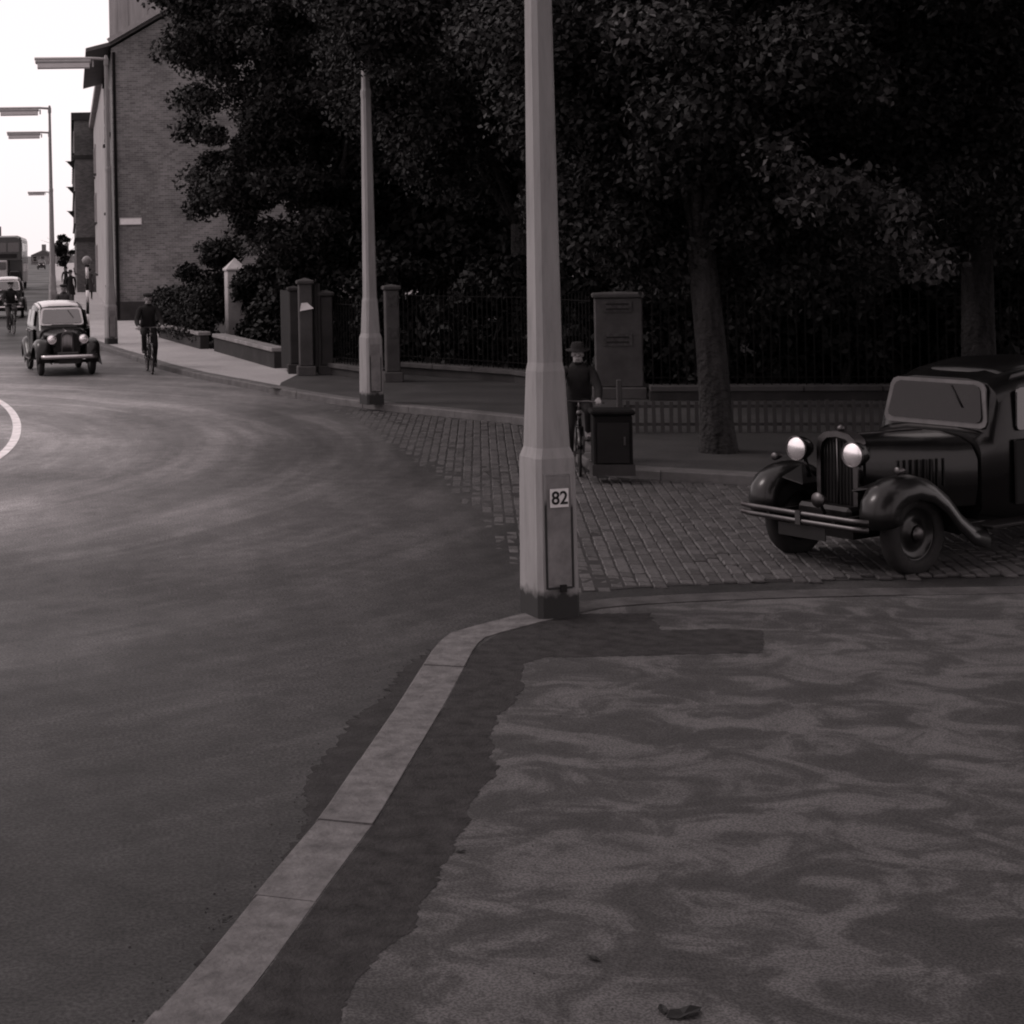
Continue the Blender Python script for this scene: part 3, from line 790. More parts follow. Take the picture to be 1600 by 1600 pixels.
# low paling fence behind the leaning trunk
pf = thing('paling_fence', 'knee-high weathered paling fence behind the leaning tree trunk', 'fence', (0, 0, KH - .01))
a, b = Vector((5.75, 22.3)), Vector((11.2, 21.4)); d = b - a; an = math.atan2(d.y, d.x)
M_pal = mat('grey_timber', .048, .85, .4, 5, .2, 30, stretch=(1, 1, .2))
n = int(d.length / .11); me_p = box_me((0, 0, .22), (.05, .016, .42)); me_p.materials.append(M_pal)
for k in range(n):
    q = a + d * ((k + .5) / n); obj('paling', me_p, None, pf, (q.x, q.y, random.uniform(-.008, .008)), (0, random.uniform(-.02, .02), an))
c = (a + b) / 2
for z in (.12, .36): box_obj('rail', (c.x + .02 * math.sin(an) , c.y + .022, z), (d.length, .025, .04), M_pal, pf, an)
q = a - d.normalized() * .06; box_obj('post', (q.x, q.y, .36), (.07, .07, .72), M_pal, pf, an, .01)

# ------------------------------------------------------------------ lamp columns
def chamfer_ring(h, c):
    return [(h, -h + c), (h, h - c), (h - c, h), (-h + c, h), (-h, h - c), (-h, -h + c), (-h + c, -h), (h - c, -h)]
COLP = [(0, .158, .03), (1.04, .149, .03), (1.09, .147, .03), (1.16, .126, .03), (1.68, .108, .034), (1.74, .098, .034), (5.0, .072, .03), (5.05, .078, .03), (5.12, .078, .03), (5.17, .062, .025), (8.1, .045, .018), (8.14, .06, .02), (8.30, .06, .02), (8.42, .03, .01)]
bm = bmesh.new(); rings = []
for z, h, c in COLP: rings.append([bm.verts.new((x, y, z)) for x, y in chamfer_ring(h, c)])
for A, B in zip(rings, rings[1:]):
    for k in range(8): bm.faces.new((A[k], A[(k + 1) % 8], B[(k + 1) % 8], B[k]))
bm.faces.new(rings[0][::-1]); bm.faces.new(rings[-1])
ME_COL = finish(bm); ME_COL.materials.append(M_conc)
bm = bmesh.new(); add_box(bm, (0, 0, 0), (.18, .012, .74)); ME_DOOR = finish(bm); ME_DOOR.materials.append(M_conc_panel)
bm = bmesh.new()
for cx, cz, sx, sz in ((-.098, 0, .014, .78), (.098, 0, .014, .78), (0, .388, .182, .014), (0, -.388, .182, .014)): add_box(bm, (cx, 0, cz), (sx, .02, sz))
ME_DFR = finish(bm); ME_DFR.materials.append(M_conc)
ME_ARM = tube_me([(0, 0, 8.30), (-.4, 0, 8.33), (-2.0, 0, 8.34)], .045, 8); ME_ARM.materials.append(M_lamp_metal)
bm = bmesh.new(); add_box(bm, (-1.2, 0, 8.24), (1.56, .3, .09), None, .02); add_box(bm, (-.37, 0, 8.17), (.05, .1, .18)); ME_CAN = finish(bm); ME_CAN.materials.append(M_lamp_metal)
bm = bmesh.new()
pts = [(-.13, .0), (.13, .0), (.10, -.13), (0, -.16), (-.10, -.13)]
A = [bm.verts.new((-1.92, y, 8.194 + z)) for y, z in pts]; B = [bm.verts.new((-.46, y, 8.194 + z)) for y, z in pts]
bm.faces.new(A); bm.faces.new(B[::-1])
for k in range(5): bm.faces.new((A[k], A[(k + 1) % 5], B[(k + 1) % 5], B[k]))
ME_GL = finish(bm); ME_GL.materials.append(M_lamp_glass)

def lamp_column(label, loc, rz, arm_rz, z=KH - .01):
    t = thing('lamp_column', label, 'lamp post', (loc[0], loc[1], z), rz, 'concrete lamp columns along the street')
    obj('column', ME_COL, None, t)
    dr_ = obj('door', ME_DOOR, None, t, (0, -.150, .60), (R(-.4), 0, 0)); obj('door_frame', ME_DFR, None, dr_)
    r = arm_rz - rz
    obj('arm', ME_ARM, None, t, rot=(0, 0, r)); la = obj('lantern', ME_CAN, None, t, rot=(0, 0, r)); obj('lantern_glass', ME_GL, None, la)
    return t
p = ground(859, 958, KH)
near_col = lamp_column('large near concrete lamp column with number plate 82', (p.x, p.y), R(16), 0)
# enamel number plate 82 with lettering
pl = box_obj('number_plate', (.0, -.166, .825), (.135, .01, .125), M_sign, near_col)
cu = bpy.data.curves.new('digits', 'FONT'); cu.body = '82'; cu.size = .125; cu.align_x = 'CENTER'; cu.align_y = 'CENTER'; cu.extrude = .001; cu.offset = .0022
tmp = bpy.data.objects.new('tmp_text', cu); COL.objects.link(tmp)
bpy.context.view_layer.update()
me_t = bpy.data.meshes.new_from_object(tmp.evaluated_get(bpy.context.evaluated_depsgraph_get())); bpy.data.objects.remove(tmp)
me_t.materials.clear()
obj('digits', me_t, M_ink, pl, (0, -.1735, .822), (R(90), 0, 0))
box_obj('lock', (.02, -.163, .21), (.045, .02, .05), M_ink, near_col)

p = ground(581, 630, KH); lamp_column('second concrete lamp column on the far pavement before the trees', (p.x, p.y), R(22), R(-8))
p = ground(174, 537, KH); c3 = lamp_column('lamp column in front of the brick gable edge', (p.x, p.y), R(20), R(3)); c3.scale = (1, 1, .965)
lamp_column('thinner lamp column behind the oncoming saloon', (-5.5 - .0, 65.5), R(15), R(2))
lamp_column('distant lamp column lined up behind the thinner column, second arm down', (-6.62, 78.5), R(15), R(2))
lamp_column('farthest lamp column with the lowest small arm', (-13.0, 153), R(15), R(2))

# ------------------------------------------------------------------ belisha beacon
p = ground(138, 527, KH)
bb = thing('crossing_beacon', 'black and white banded crossing beacon with globe near brick gable', 'beacon', (p.x, p.y, KH - .01))
z = 0.0
for k in range(6):
    h = .36
    obj('band', tube_me([(0, 0, z), (0, 0, z + h)], .048, 10), M_sign if k % 2 else M_ink, bb); z += h
obj('collar', tube_me([(0, 0, z), (0, 0, z + .05)], .07, 10), M_ink, bb)
bm = bmesh.new(); bmesh.ops.create_uvsphere(bm, u_segments=16, v_segments=10, radius=.15, matrix=Matrix.Translation((0, 0, z + .18)))
obj('globe', finish(bm, True), mat('amber_globe', .18, .25), bb)

# ------------------------------------------------------------------ trees, hedges, shrubs
def leaves_mesh(clumps, per, size, m, big=1.4):
    """clumps: (x, y, z, r); folded leaf-sized faces scattered through the clump volumes"""
    C = np.array(clumps); N = len(C) * per
    idx = np.repeat(np.arange(len(C)), per)
    d = rng.normal(size=(N, 3)); d /= np.linalg.norm(d, axis=1)[:, None]
    rad = rng.random(N) ** 0.45
    P = C[idx, :3] + d * (C[idx, 3] * rad)[:, None] * np.array([1.05, 1.05, .72])
    nrm = d * .6 + rng.normal(size=(N, 3)) * .7 + np.array([0, 0, .35]); nrm /= np.linalg.norm(nrm, axis=1)[:, None]
    u = np.cross(nrm, rng.normal(size=(N, 3))); u /= np.linalg.norm(u, axis=1)[:, None]
    v = np.cross(nrm, u)
    s = size * rng.uniform(.65, 1.35, N)
    inner = rad < .55
    s = np.where(inner, s * big, s)
    s = s[:, None]
    V = np.empty((N, 4, 3))
    V[:, 0] = P - u * s * .55; V[:, 1] = P + v * s * .32 + nrm * s * .12; V[:, 2] = P + u * s * .6; V[:, 3] = P - v * s * .32 + nrm * s * .10
    me = bpy.data.meshes.new('leaves')
    me.vertices.add(N * 4); me.vertices.foreach_set('co', V.reshape(-1))
    me.loops.add(N * 4); me.loops.foreach_set('vertex_index', np.arange(N * 4, dtype=np.int32))
    me.polygons.add(N); me.polygons.foreach_set('loop_start', np.arange(0, N * 4, 4, dtype=np.int32))
    me.update(calc_edges=True); me.validate()
    me.materials.append(m)
    return me

def tree(label, base, h_trunk, r_trunk, crown_c, crown_r, nclump=90, per=330, leaf=.15, m=None, lean=(0, 0), clump_r=(.55, 1.0), name='tree', droop=0.0, zmin=1.9, extra=(), group='trees along the garden'):
    random.seed(int(base[0] * 100) + 31 * int(base[1] * 10))
    t = thing(name, label, 'tree', (base[0], base[1], KH - .03), 0, group)
    cc = Vector(crown_c) - Vector((base[0], base[1], KH)); cr = Vector(crown_r)
    fork = Vector((lean[0], lean[1], h_trunk))
    bm = bmesh.new()
    mid = Vector((lean[0] * .35, lean[1] * .35, h_trunk * .5))
    add_tube(bm, [(0, 0, -.1), (0, 0, .08), (lean[0] * .08, lean[1] * .08, .45), mid, fork], [r_trunk * 1.5, r_trunk * 1.25, r_trunk * 1.02, r_trunk * .95, r_trunk * .9], 10)
    tips = []
    for k in range(7):
        a = k * 2.4 + random.uniform(-.3, .3)
        tip = cc + Vector((math.cos(a) * cr.x * .72, math.sin(a) * cr.y * .72, random.uniform(-.45, .6) * cr.z))
        if k == 0: tip = cc + Vector((0, 0, cr.z * .75))
        m1 = fork.lerp(tip, .35) + Vector((random.uniform(-.3, .3), random.uniform(-.3, .3), .35)); m2 = fork.lerp(tip, .7) + Vector((random.uniform(-.3, .3), random.uniform(-.3, .3), .2))
        add_tube(bm, [fork - Vector((0, 0, .15)), m1, m2, tip], [r_trunk * .5, r_trunk * .34, r_trunk * .2, r_trunk * .07], 6)
        tips += [m1, m2, tip]
        for q in range(3):
            st = random.choice([m1, m2]); e = st + Vector((random.uniform(-1, 1), random.uniform(-1, 1), random.uniform(-.6, .7))) * 1.3
            add_tube(bm, [st, st.lerp(e, .5) + Vector((0, 0, .1)), e], [r_trunk * .16, r_trunk * .1, r_trunk * .04], 5)
    obj('trunk', finish(bm, True), M_bark, t)
    cl = []
    while len(cl) < nclump:
        d = Vector((random.gauss(0, 1), random.gauss(0, 1), random.gauss(0, 1))).normalized()
        rr = random.random() ** .4
        q = cc + Vector((d.x * cr.x, d.y * cr.y, d.z * cr.z)) * rr * (1 + .16 * math.sin(d.x * 5 + d.z * 7 + base[0]))
        q.z -= droop * (abs(d.x) ** 2) * rr
        if q.z < zmin: continue
        cl.append((q.x, q.y, q.z, random.uniform(*clump_r)))
    for (n_, xa, xb, ya, yb, za, zb) in extra:
        for _ in range(n_): cl.append((random.uniform(xa, xb) - base[0], random.uniform(ya, yb) - base[1], random.uniform(za, zb), random.uniform(*clump_r) * .9))
    obj('crown', leaves_mesh(cl, per, leaf, m or M_leaf), None, t)
    return t

tree('broad tree with ragged leaves against the brick gable', (3.1, 39.0), 2.6, .26, (2.55, 38.5, 7.6), (3.0, 2.8, 4.9), 210, 400, .105, clump_r=(.3, .75), extra=((34, 1.5, 3.0, 36.6, 38.5, 2.6, 6.0), (16, -.6, 1.0, 36.5, 38, 7.0, 9.2), (6, .6, 1.2, 37, 38.5, 3.2, 5.0)))
tree('tall tree behind the gate piers', (5.2, 43.0), 3.0, .3, (5.6, 42.5, 8.2), (3.6, 3.2, 6.0), 120, 300, .22, M_leaf_dark, clump_r=(.8, 1.4))
tree('spreading tree overhanging the second lamp column', (6.7, 33.6), 3.0, .28, (5.9, 31.6, 7.0), (3.4, 3.4, 4.0), 150, 640, .09, clump_r=(.5, .9), extra=((26, 2.3, 5.0, 25.6, 27.3, 6.0, 8.5), (10, 2.7, 3.9, 25.6, 26.6, 5.75, 6.3)))
st_tree = tree('street tree with leaning trunk on the side street pavement', ground(1122, 706, KH)[:2], 2.6, .185, (7.4, 20.9, 5.7), (3.5, 3.4, 3.4), 220, 900, .078, lean=(-.14, .1), clump_r=(.45, .8), zmin=2.35, extra=((46, 4.3, 9.8, 19.3, 20.9, 2.55, 5.2), (26, 5.0, 8.4, 20.2, 21.2, 2.3, 3.4)), name='street_tree')
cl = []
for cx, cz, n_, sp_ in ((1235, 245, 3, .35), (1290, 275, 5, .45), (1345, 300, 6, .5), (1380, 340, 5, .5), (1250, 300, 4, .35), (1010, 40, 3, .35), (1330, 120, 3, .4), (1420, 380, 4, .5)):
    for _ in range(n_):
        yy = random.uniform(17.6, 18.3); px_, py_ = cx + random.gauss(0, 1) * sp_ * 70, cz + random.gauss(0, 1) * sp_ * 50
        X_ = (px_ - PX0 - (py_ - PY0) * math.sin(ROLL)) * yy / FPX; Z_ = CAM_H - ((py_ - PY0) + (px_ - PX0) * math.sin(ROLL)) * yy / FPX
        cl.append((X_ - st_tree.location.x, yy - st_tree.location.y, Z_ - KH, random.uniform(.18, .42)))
ps = obj('leaf_spray', leaves_mesh(cl, 60, .08, M_leaf_lit), None, st_tree); ps['label'] = 'leaf sprays at the front of the crown, coloured paler as if lit'
tree('tree behind the railings right of the notice pier', (9.3, 29.6), 2.8, .3, (9.4, 29.4, 7.0), (3.8, 3.2, 5.0), 140, 520, .12, clump_r=(.6, 1.0))
tree('tree with dense crown above the black saloon', (11.6, 24.6), 2.6, .24, (11.7, 24.2, 5.6), (2.6, 2.4, 3.6), 110, 620, .085, M_leaf, clump_r=(.45, .8))
tree('large dark tree at the back of the garden behind the railings', (10.0, 38.0), 3.0, .35, (10.0, 38, 8.0), (5.0, 3.5, 6.8), 130, 300, .26, M_leaf_dark, clump_r=(1.0, 1.7))
tree('dark tree at the right end of the garden', (16.0, 32.0), 3.0, .32, (16.0, 32, 7.5), (4.6, 3.5, 6.4), 130, 300, .24, M_leaf_dark, clump_r=(.9, 1.5))
tree('tree furthest right beyond the black saloon', (14.6, 23.6), 2.6, .24, (14.8, 24, 6.2), (2.8, 2.6, 4.2), 110, 480, .11, clump_r=(.5, .9))
tree('dark evergreen at the back behind the gable side', (7.2, 50.0), 2.2, .3, (6.8, 50.0, 6.0), (4.2, 2.5, 5.6), 110, 300, .28, M_leaf_dark, clump_r=(1.0, 1.7))
tree('dark evergreen at the back behind the leaning trunk', (14.0, 46.0), 2.2, .3, (14.0, 46.0, 6.0), (5.2, 2.5, 5.8), 120, 300, .28, M_leaf_dark, clump_r=(1.0, 1.8))
tree('dark evergreen at the back right corner of the garden', (22.0, 42.0), 2.2, .3, (22.0, 42.0, 6.0), (5.4, 2.5, 5.8), 120, 300, .28, M_leaf_dark, clump_r=(1.0, 1.8))
tree('unseen tree right of the view, added to shade the foreground', (9.5, 4.5), 4.0, .3, (7.5, 4.5, 8.0), (5.5, 4.6, 3.0), 90, 220, .30, M_leaf_dark, clump_r=(.8, 1.3), zmin=5.2, name='shade_tree', group='unseen trees added for shade')  # this and the next two trees are out of view, added to block sky light
tree('unseen tree beyond the right edge, added to shade the side street', (13.0, 15.0), 4.0, .3, (11.6, 14.8, 7.6), (4.0, 4.6, 3.0), 80, 220, .28, M_leaf_dark, clump_r=(.8, 1.3), zmin=4.6, name='shade_tree', group='unseen trees added for shade')
tree('unseen tree behind the camera, added to shade the foreground', (4.0, -5.0), 4.0, .3, (2.5, -3.0, 8.2), (5.5, 4.6, 3.0), 90, 220, .30, M_leaf_dark, clump_r=(.8, 1.3), zmin=5.2, name='shade_tree', group='unseen trees added for shade')
tree('small dark tree on the distant pavement by the thin lamp column', (-9.0, 118), 1.9, .12, (-9.1, 118, 3.1), (.75, .7, 1.1), 16, 160, .16, M_leaf_dark, clump_r=(.22, .4), name='small_tree', group='far street trees')

def shrub(name, label, cat, base, clumps, per, leaf, m, group=None):
    t = thing(name, label, cat, (base[0], base[1], KH), 0, group)
    obj('foliage', leaves_mesh(clumps, per, leaf, m), None, t)
    bm = bmesh.new()
    for k in range(3): add_tube(bm, [(0, 0, -.05), (random.uniform(-.2, .2), random.uniform(-.1, .1), .5), (random.uniform(-.35, .35), random.uniform(-.2, .2), 1.1)], [.05, .035, .015], 6)
    obj('stem', finish(bm), M_bark, t)
# clipped hedge on top of the low wall
a = WALL_L[0] + Vector((-.1, .6, 0)); b = WALL_L[1] + Vector((.05, .55, 0))
cl = []
for k in range(26):
    t_ = k / 25
    q = a.lerp(b, t_)
    for zz in (.35, .75, 1.15, 1.45): cl.append((q.x - a.x + random.uniform(-.1, .1), q.y - a.y + random.uniform(-.1, .15), zz + random.uniform(-.08, .08) - .25 * (1 - t_) * (zz > 1), .36))
shrub('clipped_hedge', 'clipped dark hedge on the low wall by the cyclist', 'hedge', (a.x, a.y), cl, 110, .10, M_leaf_dark)
# shrubs under the trees
def bush(label, x, y, w, h, m=None, leaf=.13, n=34, per=190):
    cl = []
    for k in range(n):
        aa = random.uniform(0, 6.28); rr = random.random() ** .5
        cl.append((math.cos(aa) * rr * w, math.sin(aa) * rr * w * .7, random.uniform(.25, h - .3), random.uniform(.3, .55)))
    shrub('shrub', label, 'shrub', (x, y), cl, per, leaf, m or M_leaf_dark, 'dark shrubs in the garden')
p = ground(330, 530, KH)
bush('tall dark shrub between the hedge and the white pier', 0.55, 50.5, .8, 3.1)
bush('dark shrub just right of the white pier', 2.0, 45.3, .75, 2.3)
bush('dark shrub behind the low wall left of the gateway', 2.55, 41.5, .9, 2.6)
bush('dark shrub behind the timber gates', 3.3, 37.8, 1.1, 2.7)
bush('dark shrub behind the short railings', 4.6, 36.0, 1.1, 2.6)
bush('dark shrub behind the railings near second lamp column', 6.1, 33.3, 1.3, 2.5)
bush('dark shrub behind the railings beside the near column', 7.6, 31.0, 1.3, 2.5)
bush('dark shrub behind the notice pier', 7.9, 28.6, .8, 2.3)
bush('dark shrub behind the railings left of leaning trunk', 9.0, 27.8, 1.0, 2.3)
bush('dark shrub behind the railings right of leaning trunk', 10.7, 27.6, 1.2, 2.4)
bush('dark shrub behind the railings above the black saloon', 13.0, 27.0, 1.3, 2.4)
for lab, x_, y_ in (('tall laurel behind the gate piers', 5.0, 39.5), ('tall laurel left of centre at the back of the garden', 8.2, 35.5), ('tall laurel at the back behind the notice pier', 10.4, 33.0), ('tall laurel at the back behind the leaning trunk', 13.2, 32.0), ('tall laurel at the back above the black saloon', 16.0, 30.2), ('tall laurel at the far right of the garden', 19.4, 29.5)):
    bush(lab, x_, y_, 2.0, 4.2, leaf=.2, n=60, per=200)
bush('broad low laurel behind the railings by the right tree trunk', 12.0, 29.4, 1.6, 3.2, leaf=.16, n=60, per=200)
bush('broad low laurel behind the railings near the right edge', 14.6, 28.6, 1.6, 3.2, leaf=.16, n=60, per=200)
bush('broad laurel in the middle of the garden behind the long railings', 6.5, 36.8, 1.5, 3.2, leaf=.16, n=60, per=200)
bush('dark shrub at the right end of the railings', 15.6, 26.8, 1.4, 2.5)

# ------------------------------------------------------------------ cars
def wing_me(cl, halfw, side, lip=.13):
    """mudguard: arched section swept along a centre line of (x, z, y)"""
    prof = [(-1.0, -.10), (-.72, -.025), (-.3, 0), (.2, 0), (.62, -.03), (.9, -.10), (1.0, -lip - .05)]
    bm = bmesh.new(); rows = []
    for i, (x, z, y) in enumerate(cl):
        a = cl[max(0, i - 1)]; b = cl[min(len(cl) - 1, i + 1)]
        t = Vector((b[0] - a[0], 0, b[1] - a[1])).normalized(); n = Vector((t.z, 0, -t.x))
        if n.z < 0 and abs(t.x) > .3: n = -n
        if abs(t.x) <= .3: n = Vector((1 if x > 0 else -1, 0, 0)) if cl is None else (n if n.x * (1 if i < len(cl) / 2 else -1) > 0 else -n)
        rows.append([bm.verts.new(Vector((x, side * y + side * u * halfw, z)) + n * d) for u, d in prof])
    for A, B in zip(rows, rows[1:]):
        for k in range(len(prof) - 1): bm.faces.new((A[k], A[k + 1], B[k + 1], B[k]))
    return finish(bm, True)

def loft(stations, closed_ends=True, smooth=True):
    bm = bmesh.new(); rows = []
    for st in stations: rows.append([bm.verts.new(p) for p in st])
    for A, B in zip(rows, rows[1:]):
        n = len(A)
        for k in range(n): bm.faces.new((A[k], A[(k + 1) % n], B[(k + 1) % n], B[k]))
    if closed_ends: bm.faces.new(rows[0]); bm.faces.new(rows[-1][::-1])
    return finish(bm, smooth)

def body_section(x, w, wt, zb, zbelt, zt):
    half = [(w * .9, zb), (w, zb + .1), (w * 1.0, zbelt), (w * .985, zbelt + .03), (wt + .035, zt - .20), (wt, zt - .10), (wt * .86, zt - .03), (wt * .5, zt)]
    if zt - zbelt < .25:
        half = [(w * .9, zb), (w, zb + .1), (w, zt - .16), (w * .985, zt - .12), (w * .95, zt - .08), (w * .88, zt - .045), (w * .74, zt - .015), (w * .4, zt)]
    L_ = [Vector((x, y, z)) for y, z in half]; Rr = [Vector((x, -y, z)) for y, z in half[::-1]]
    return L_ + Rr

def pane_me(pts, n_off, th=.008, bev=.035):
    """flat pane with rounded corners, pts in order"""
    P = [Vector(p) for p in pts]; n = (P[1] - P[0]).cross(P[2] - P[0]).normalized()
    if n.dot(Vector(n_off)) < 0: n = -n
    out = []
    for i, p_ in enumerate(P):
        a, b = P[i - 1], P[(i + 1) % len(P)]
        out += [p_ + (a - p_).normalized() * bev, p_ + (a - p_).normalized() * bev * .3 + (b - p_).normalized() * bev * .3, p_ + (b - p_).normalized() * bev]
    bm = bmesh.new()
    A = [bm.verts.new(q - n * th) for q in out]; B = [bm.verts.new(q + n * th) for q in out]
    bm.faces.new(A); bm.faces.new(B[::-1])
    for i in range(len(out)): bm.faces.new((A[i], A[(i + 1) % len(out)], B[(i + 1) % len(out)], B[i]))
    return finish(bm)

ME_TYRE = lathe_me([(-.05, .21), (-.062, .25), (-.06, .30), (-.045, .325), (-.02, .335), (.02, .335), (.045, .325), (.06, .30), (.062, .25), (.05, .21), (-.05, .21)], 28); ME_TYRE.materials.append(M_rubber)
ME_RIM = lathe_me([(.03, 0), (.045, .05), (.04, .075), (.01, .10), (.0, .17), (.03, .2), (.045, .215), (-.045, .215), (-.05, .19), (-.05, 0)], 28)
ME_HUB = lathe_me([(.085, 0), (.082, .03), (.065, .06), (.04, .07), (.04, 0)], 18); ME_HUB.materials.append(M_dull_chrome)

def saloon(name, label, loc, heading, style, paint, roof_paint, wing_paint, bright, scale=1.0):
    """1930s small saloon, local +X forward"""
    t = thing(name, label, 'car', (loc[0], loc[1], 0.0), heading)
    t.scale = (scale,) * 3
    old = style == 'old'; sb = -.42 if old else 0.0; ra = -1.13 + sb
    zb = .34; W = .60
    # cabin shell
    bonz = 1.04 if old else 1.0
    S = [(.62, .52, .5, zb, .98, bonz), (.50, .56, .52, zb, 1.0, bonz + .03), (.30 if not old else .40, .60, .50, zb, 1.02, 1.47), (.12, .62, .51, zb, 1.02, 1.545), (-.3, .64, .52, zb, 1.02, 1.595), (-.75, .64, .52, zb, 1.02, 1.585), (-1.10, .62, .50, zb, 1.02, 1.52), (-1.40, .58, .46, zb + .04, 1.0, 1.36), (-1.62, .52, .4, zb + .1, .8, 1.02), (-1.80, .44, .36, zb + .15, .7, .78)]
    obj('body', loft([body_section(s[0] + sb, *s[1:]) for s in S]), paint, t)
    smooth_by_angle(t.children[-1], 50)
    # roof skin, a few millimetres proud of the shell
    ro = []
    for (x, zt, wt) in ((.24, 1.505, .44), (.12, 1.55, .455), (-.3, 1.60, .465), (-.75, 1.59, .465), (-1.10, 1.525, .445), (-1.36, 1.385, .40)):
        x += sb; ro.append([Vector((x, y * wt, zt - d)) for y, d in ((1.1, .075), (.86, .018), (.5, -.006), (0, -.012), (-.5, -.006), (-.86, .018), (-1.1, .075))] + [Vector((x, y * wt * .9, zt - .10)) for y in (-1, 0, 1)])
    obj('roof', loft(ro), roof_paint, t)
    # bonnet
    bx = 1.24 if old else 1.30
    B = []
    for k in range(6):
        u = k / 5; x = .64 + sb + (bx - .64 - sb) * u; w = .5 + ((.235 if old else .30) - .5) * u ** .85; zt = bonz + (1.06 - bonz) * u if old else bonz - .03 * u - .02 * u * u
        half = [(w * .95, .46), (w, .62), (w, zt - .20), (w * .9, zt - .09), (w * .66, zt - .03), (w * .3, zt)]
        B.append([Vector((x, y, z)) for y, z in half] + [Vector((x, -y, z)) for y, z in half[::-1]])
    bo = obj('bonnet', loft(B), paint, t); smooth_by_angle(bo, 45)
    for s in (1, -1):
        for k in range(7): box_obj('louvre', (.80 + sb * .5 + k * .055, s * (.452 - k * .018), .76), (.012, .02, .22), paint, bo)
    obj('centre_hinge', tube_me([(.66 + sb, 0, bonz + .004), (bx, 0, (1.064 if old else bonz - .046))], .007, 6), bright, bo)
    # radiator
    sh = []
    gw = .20 if old else .135; zt = 1.10 if old else .97
    arch = [(-gw, .44), (-gw * 1.02, .7), (-gw, zt - .14), (-gw * .9, zt - .06), (-gw * .6, zt - .015), (0, zt), (gw * .6, zt - .015), (gw * .9, zt - .06), (gw, zt - .14), (gw * 1.02, .7), (gw, .44)]
    back = [Vector((bx - .06, y, z)) for y, z in arch]; front = [Vector((bx + .06, y * .98, z)) for y, z in arch]
    bm = bmesh.new()
    A = [bm.verts.new(q) for q in back]; Bv = [bm.verts.new(q) for q in front]; Cv = [bm.verts.new(Vector((bx + .062, q.y * .80, q.z - (.045 if q.z > .6 else -.03)))) for q in front]; Dv = [bm.verts.new(q.co - Vector((.03, 0, 0))) for q in Cv]
    for P_, Q_ in ((A, Bv), (Bv, Cv), (Cv, Dv)):
        for k in range(len(P_) - 1): bm.faces.new((P_[k], P_[k + 1], Q_[k + 1], Q_[k]))
    rad = obj('radiator_shell', finish(bm, True), bright if old else M_dull_chrome, t); smooth_by_angle(rad, 40)
    bm = bmesh.new(); f = [bm.verts.new(Vector((bx + .02, q.y * .86, q.z - (.02 if q.z > .6 else 0)))) for q in front]; g_ = [bm.verts.new(v.co - Vector((.05, 0, 0))) for v in f]
    bm.faces.new(f); bm.faces.new(g_[::-1])
    for k in range(len(f)): bm.faces.new((f[k], f[(k + 1) % len(f)], g_[(k + 1) % len(f)], g_[k]))
    gr = obj('grille', finish(bm), M_grille, rad)
    nb = 1 if old else 7
    for k in range(nb):
        y = 0 if nb == 1 else (k - 3) * gw * .235
        zz = zt - .06 - abs(y) * .35
        obj('bar', tube_me([(bx + .045, y, .44), (bx + .05, y, zz)], .008 if old else .007, 6), bright, gr)
    if old:
        for k in range(10): obj('slat', tube_me([(bx + .027, (k - 4.5) * .032, .46), (bx + .027, (k - 4.5) * .032, zt - .08)], .004, 4), M_grille, gr)
        obj('cap', lathe_me([(0, 0), (.0, .03), (.03, .028), (.045, .012), (.05, 0)], 12, Matrix.Translation((bx, 0, zt)) @ Matrix.Rotation(R(-90), 4, 'Y')), bright, rad)
    # wings and running boards
    for s in (1, -1):
        fw = [(1.60, .40, .56), (1.625, .50, .56), (1.60, .62, .56), (1.52, .72, .56), (1.38, .785, .56), (1.18, .80, .56), (.98, .75, .565), (.80, .63, .57), (.66, .48, .58), (.52, .37, .585), (.36, .33, .585)] if old else \
             [(1.55, .30, .54), (1.60, .44, .54), (1.60, .58, .545), (1.54, .70, .55), (1.40, .79, .555), (1.20, .815, .56), (1.0, .78, .57), (.82, .66, .575), (.66, .50, .585), (.52, .38, .59), (.36, .33, .59)]
        w_ = obj('front_wing', wing_me(fw, .155 if old else .17, s), wing_paint, t); md = w_.modifiers.new('thick', 'SOLIDIFY'); md.thickness = .012
        rw = [(x_ + sb, z_, y_) for x_, z_, y_ in [(-.52, .33, .60), (-.66, .44, .60), (-.80, .60, .605), (-.98, .73, .61), (-1.16, .77, .61), (-1.36, .72, .60), (-1.52, .6, .59), (-1.62, .44, .58), (-1.66, .32, .57)]]
        w_ = obj('rear_wing', wing_me(rw, .14, s), wing_paint, t); md = w_.modifiers.new('thick', 'SOLIDIFY'); md.thickness = .012
        box_obj('running_board', (-.08 + sb / 2, s * .64, .325), (.92 - sb, .2, .03), M_grille, t, None, .008)
        # valance between wing and bonnet
        bm = bmesh.new(); v = [bm.verts.new(q) for q in ((.6, s * (.36 if old else .46), .62), (1.42, s * .24, .66), (1.45, s * .42, .70), (1.2, s * .44, .775), (.95, s * .46, .72), (.62, s * (.42 if old else .52), .45))]
        bm.faces.new(v); vl = obj('valance', finish(bm), wing_paint, t); md = vl.modifiers.new('thick', 'SOLIDIFY'); md.thickness = .01
        # headlamps
        if old: hx, hy, hz, hr = 1.44, .275, .945, .10
        else: hx, hy, hz, hr = 1.46, .35, .80, .10
        hl = obj('headlamp', lathe_me([(-.17, 0), (-.165, .03), (-.12, .07), (-.06, .095), (0, hr), (.012, hr), (.014, hr * .93)], 20, Matrix.Translation((hx, s * hy, hz))), M_paint_black if old else bright, t)
        obj('lens', lathe_me([(.010, hr * .94), (.022, hr * .7), (.03, hr * .3), (.032, 0)], 20, Matrix.Translation((hx, s * hy, hz))), M_lens, hl)
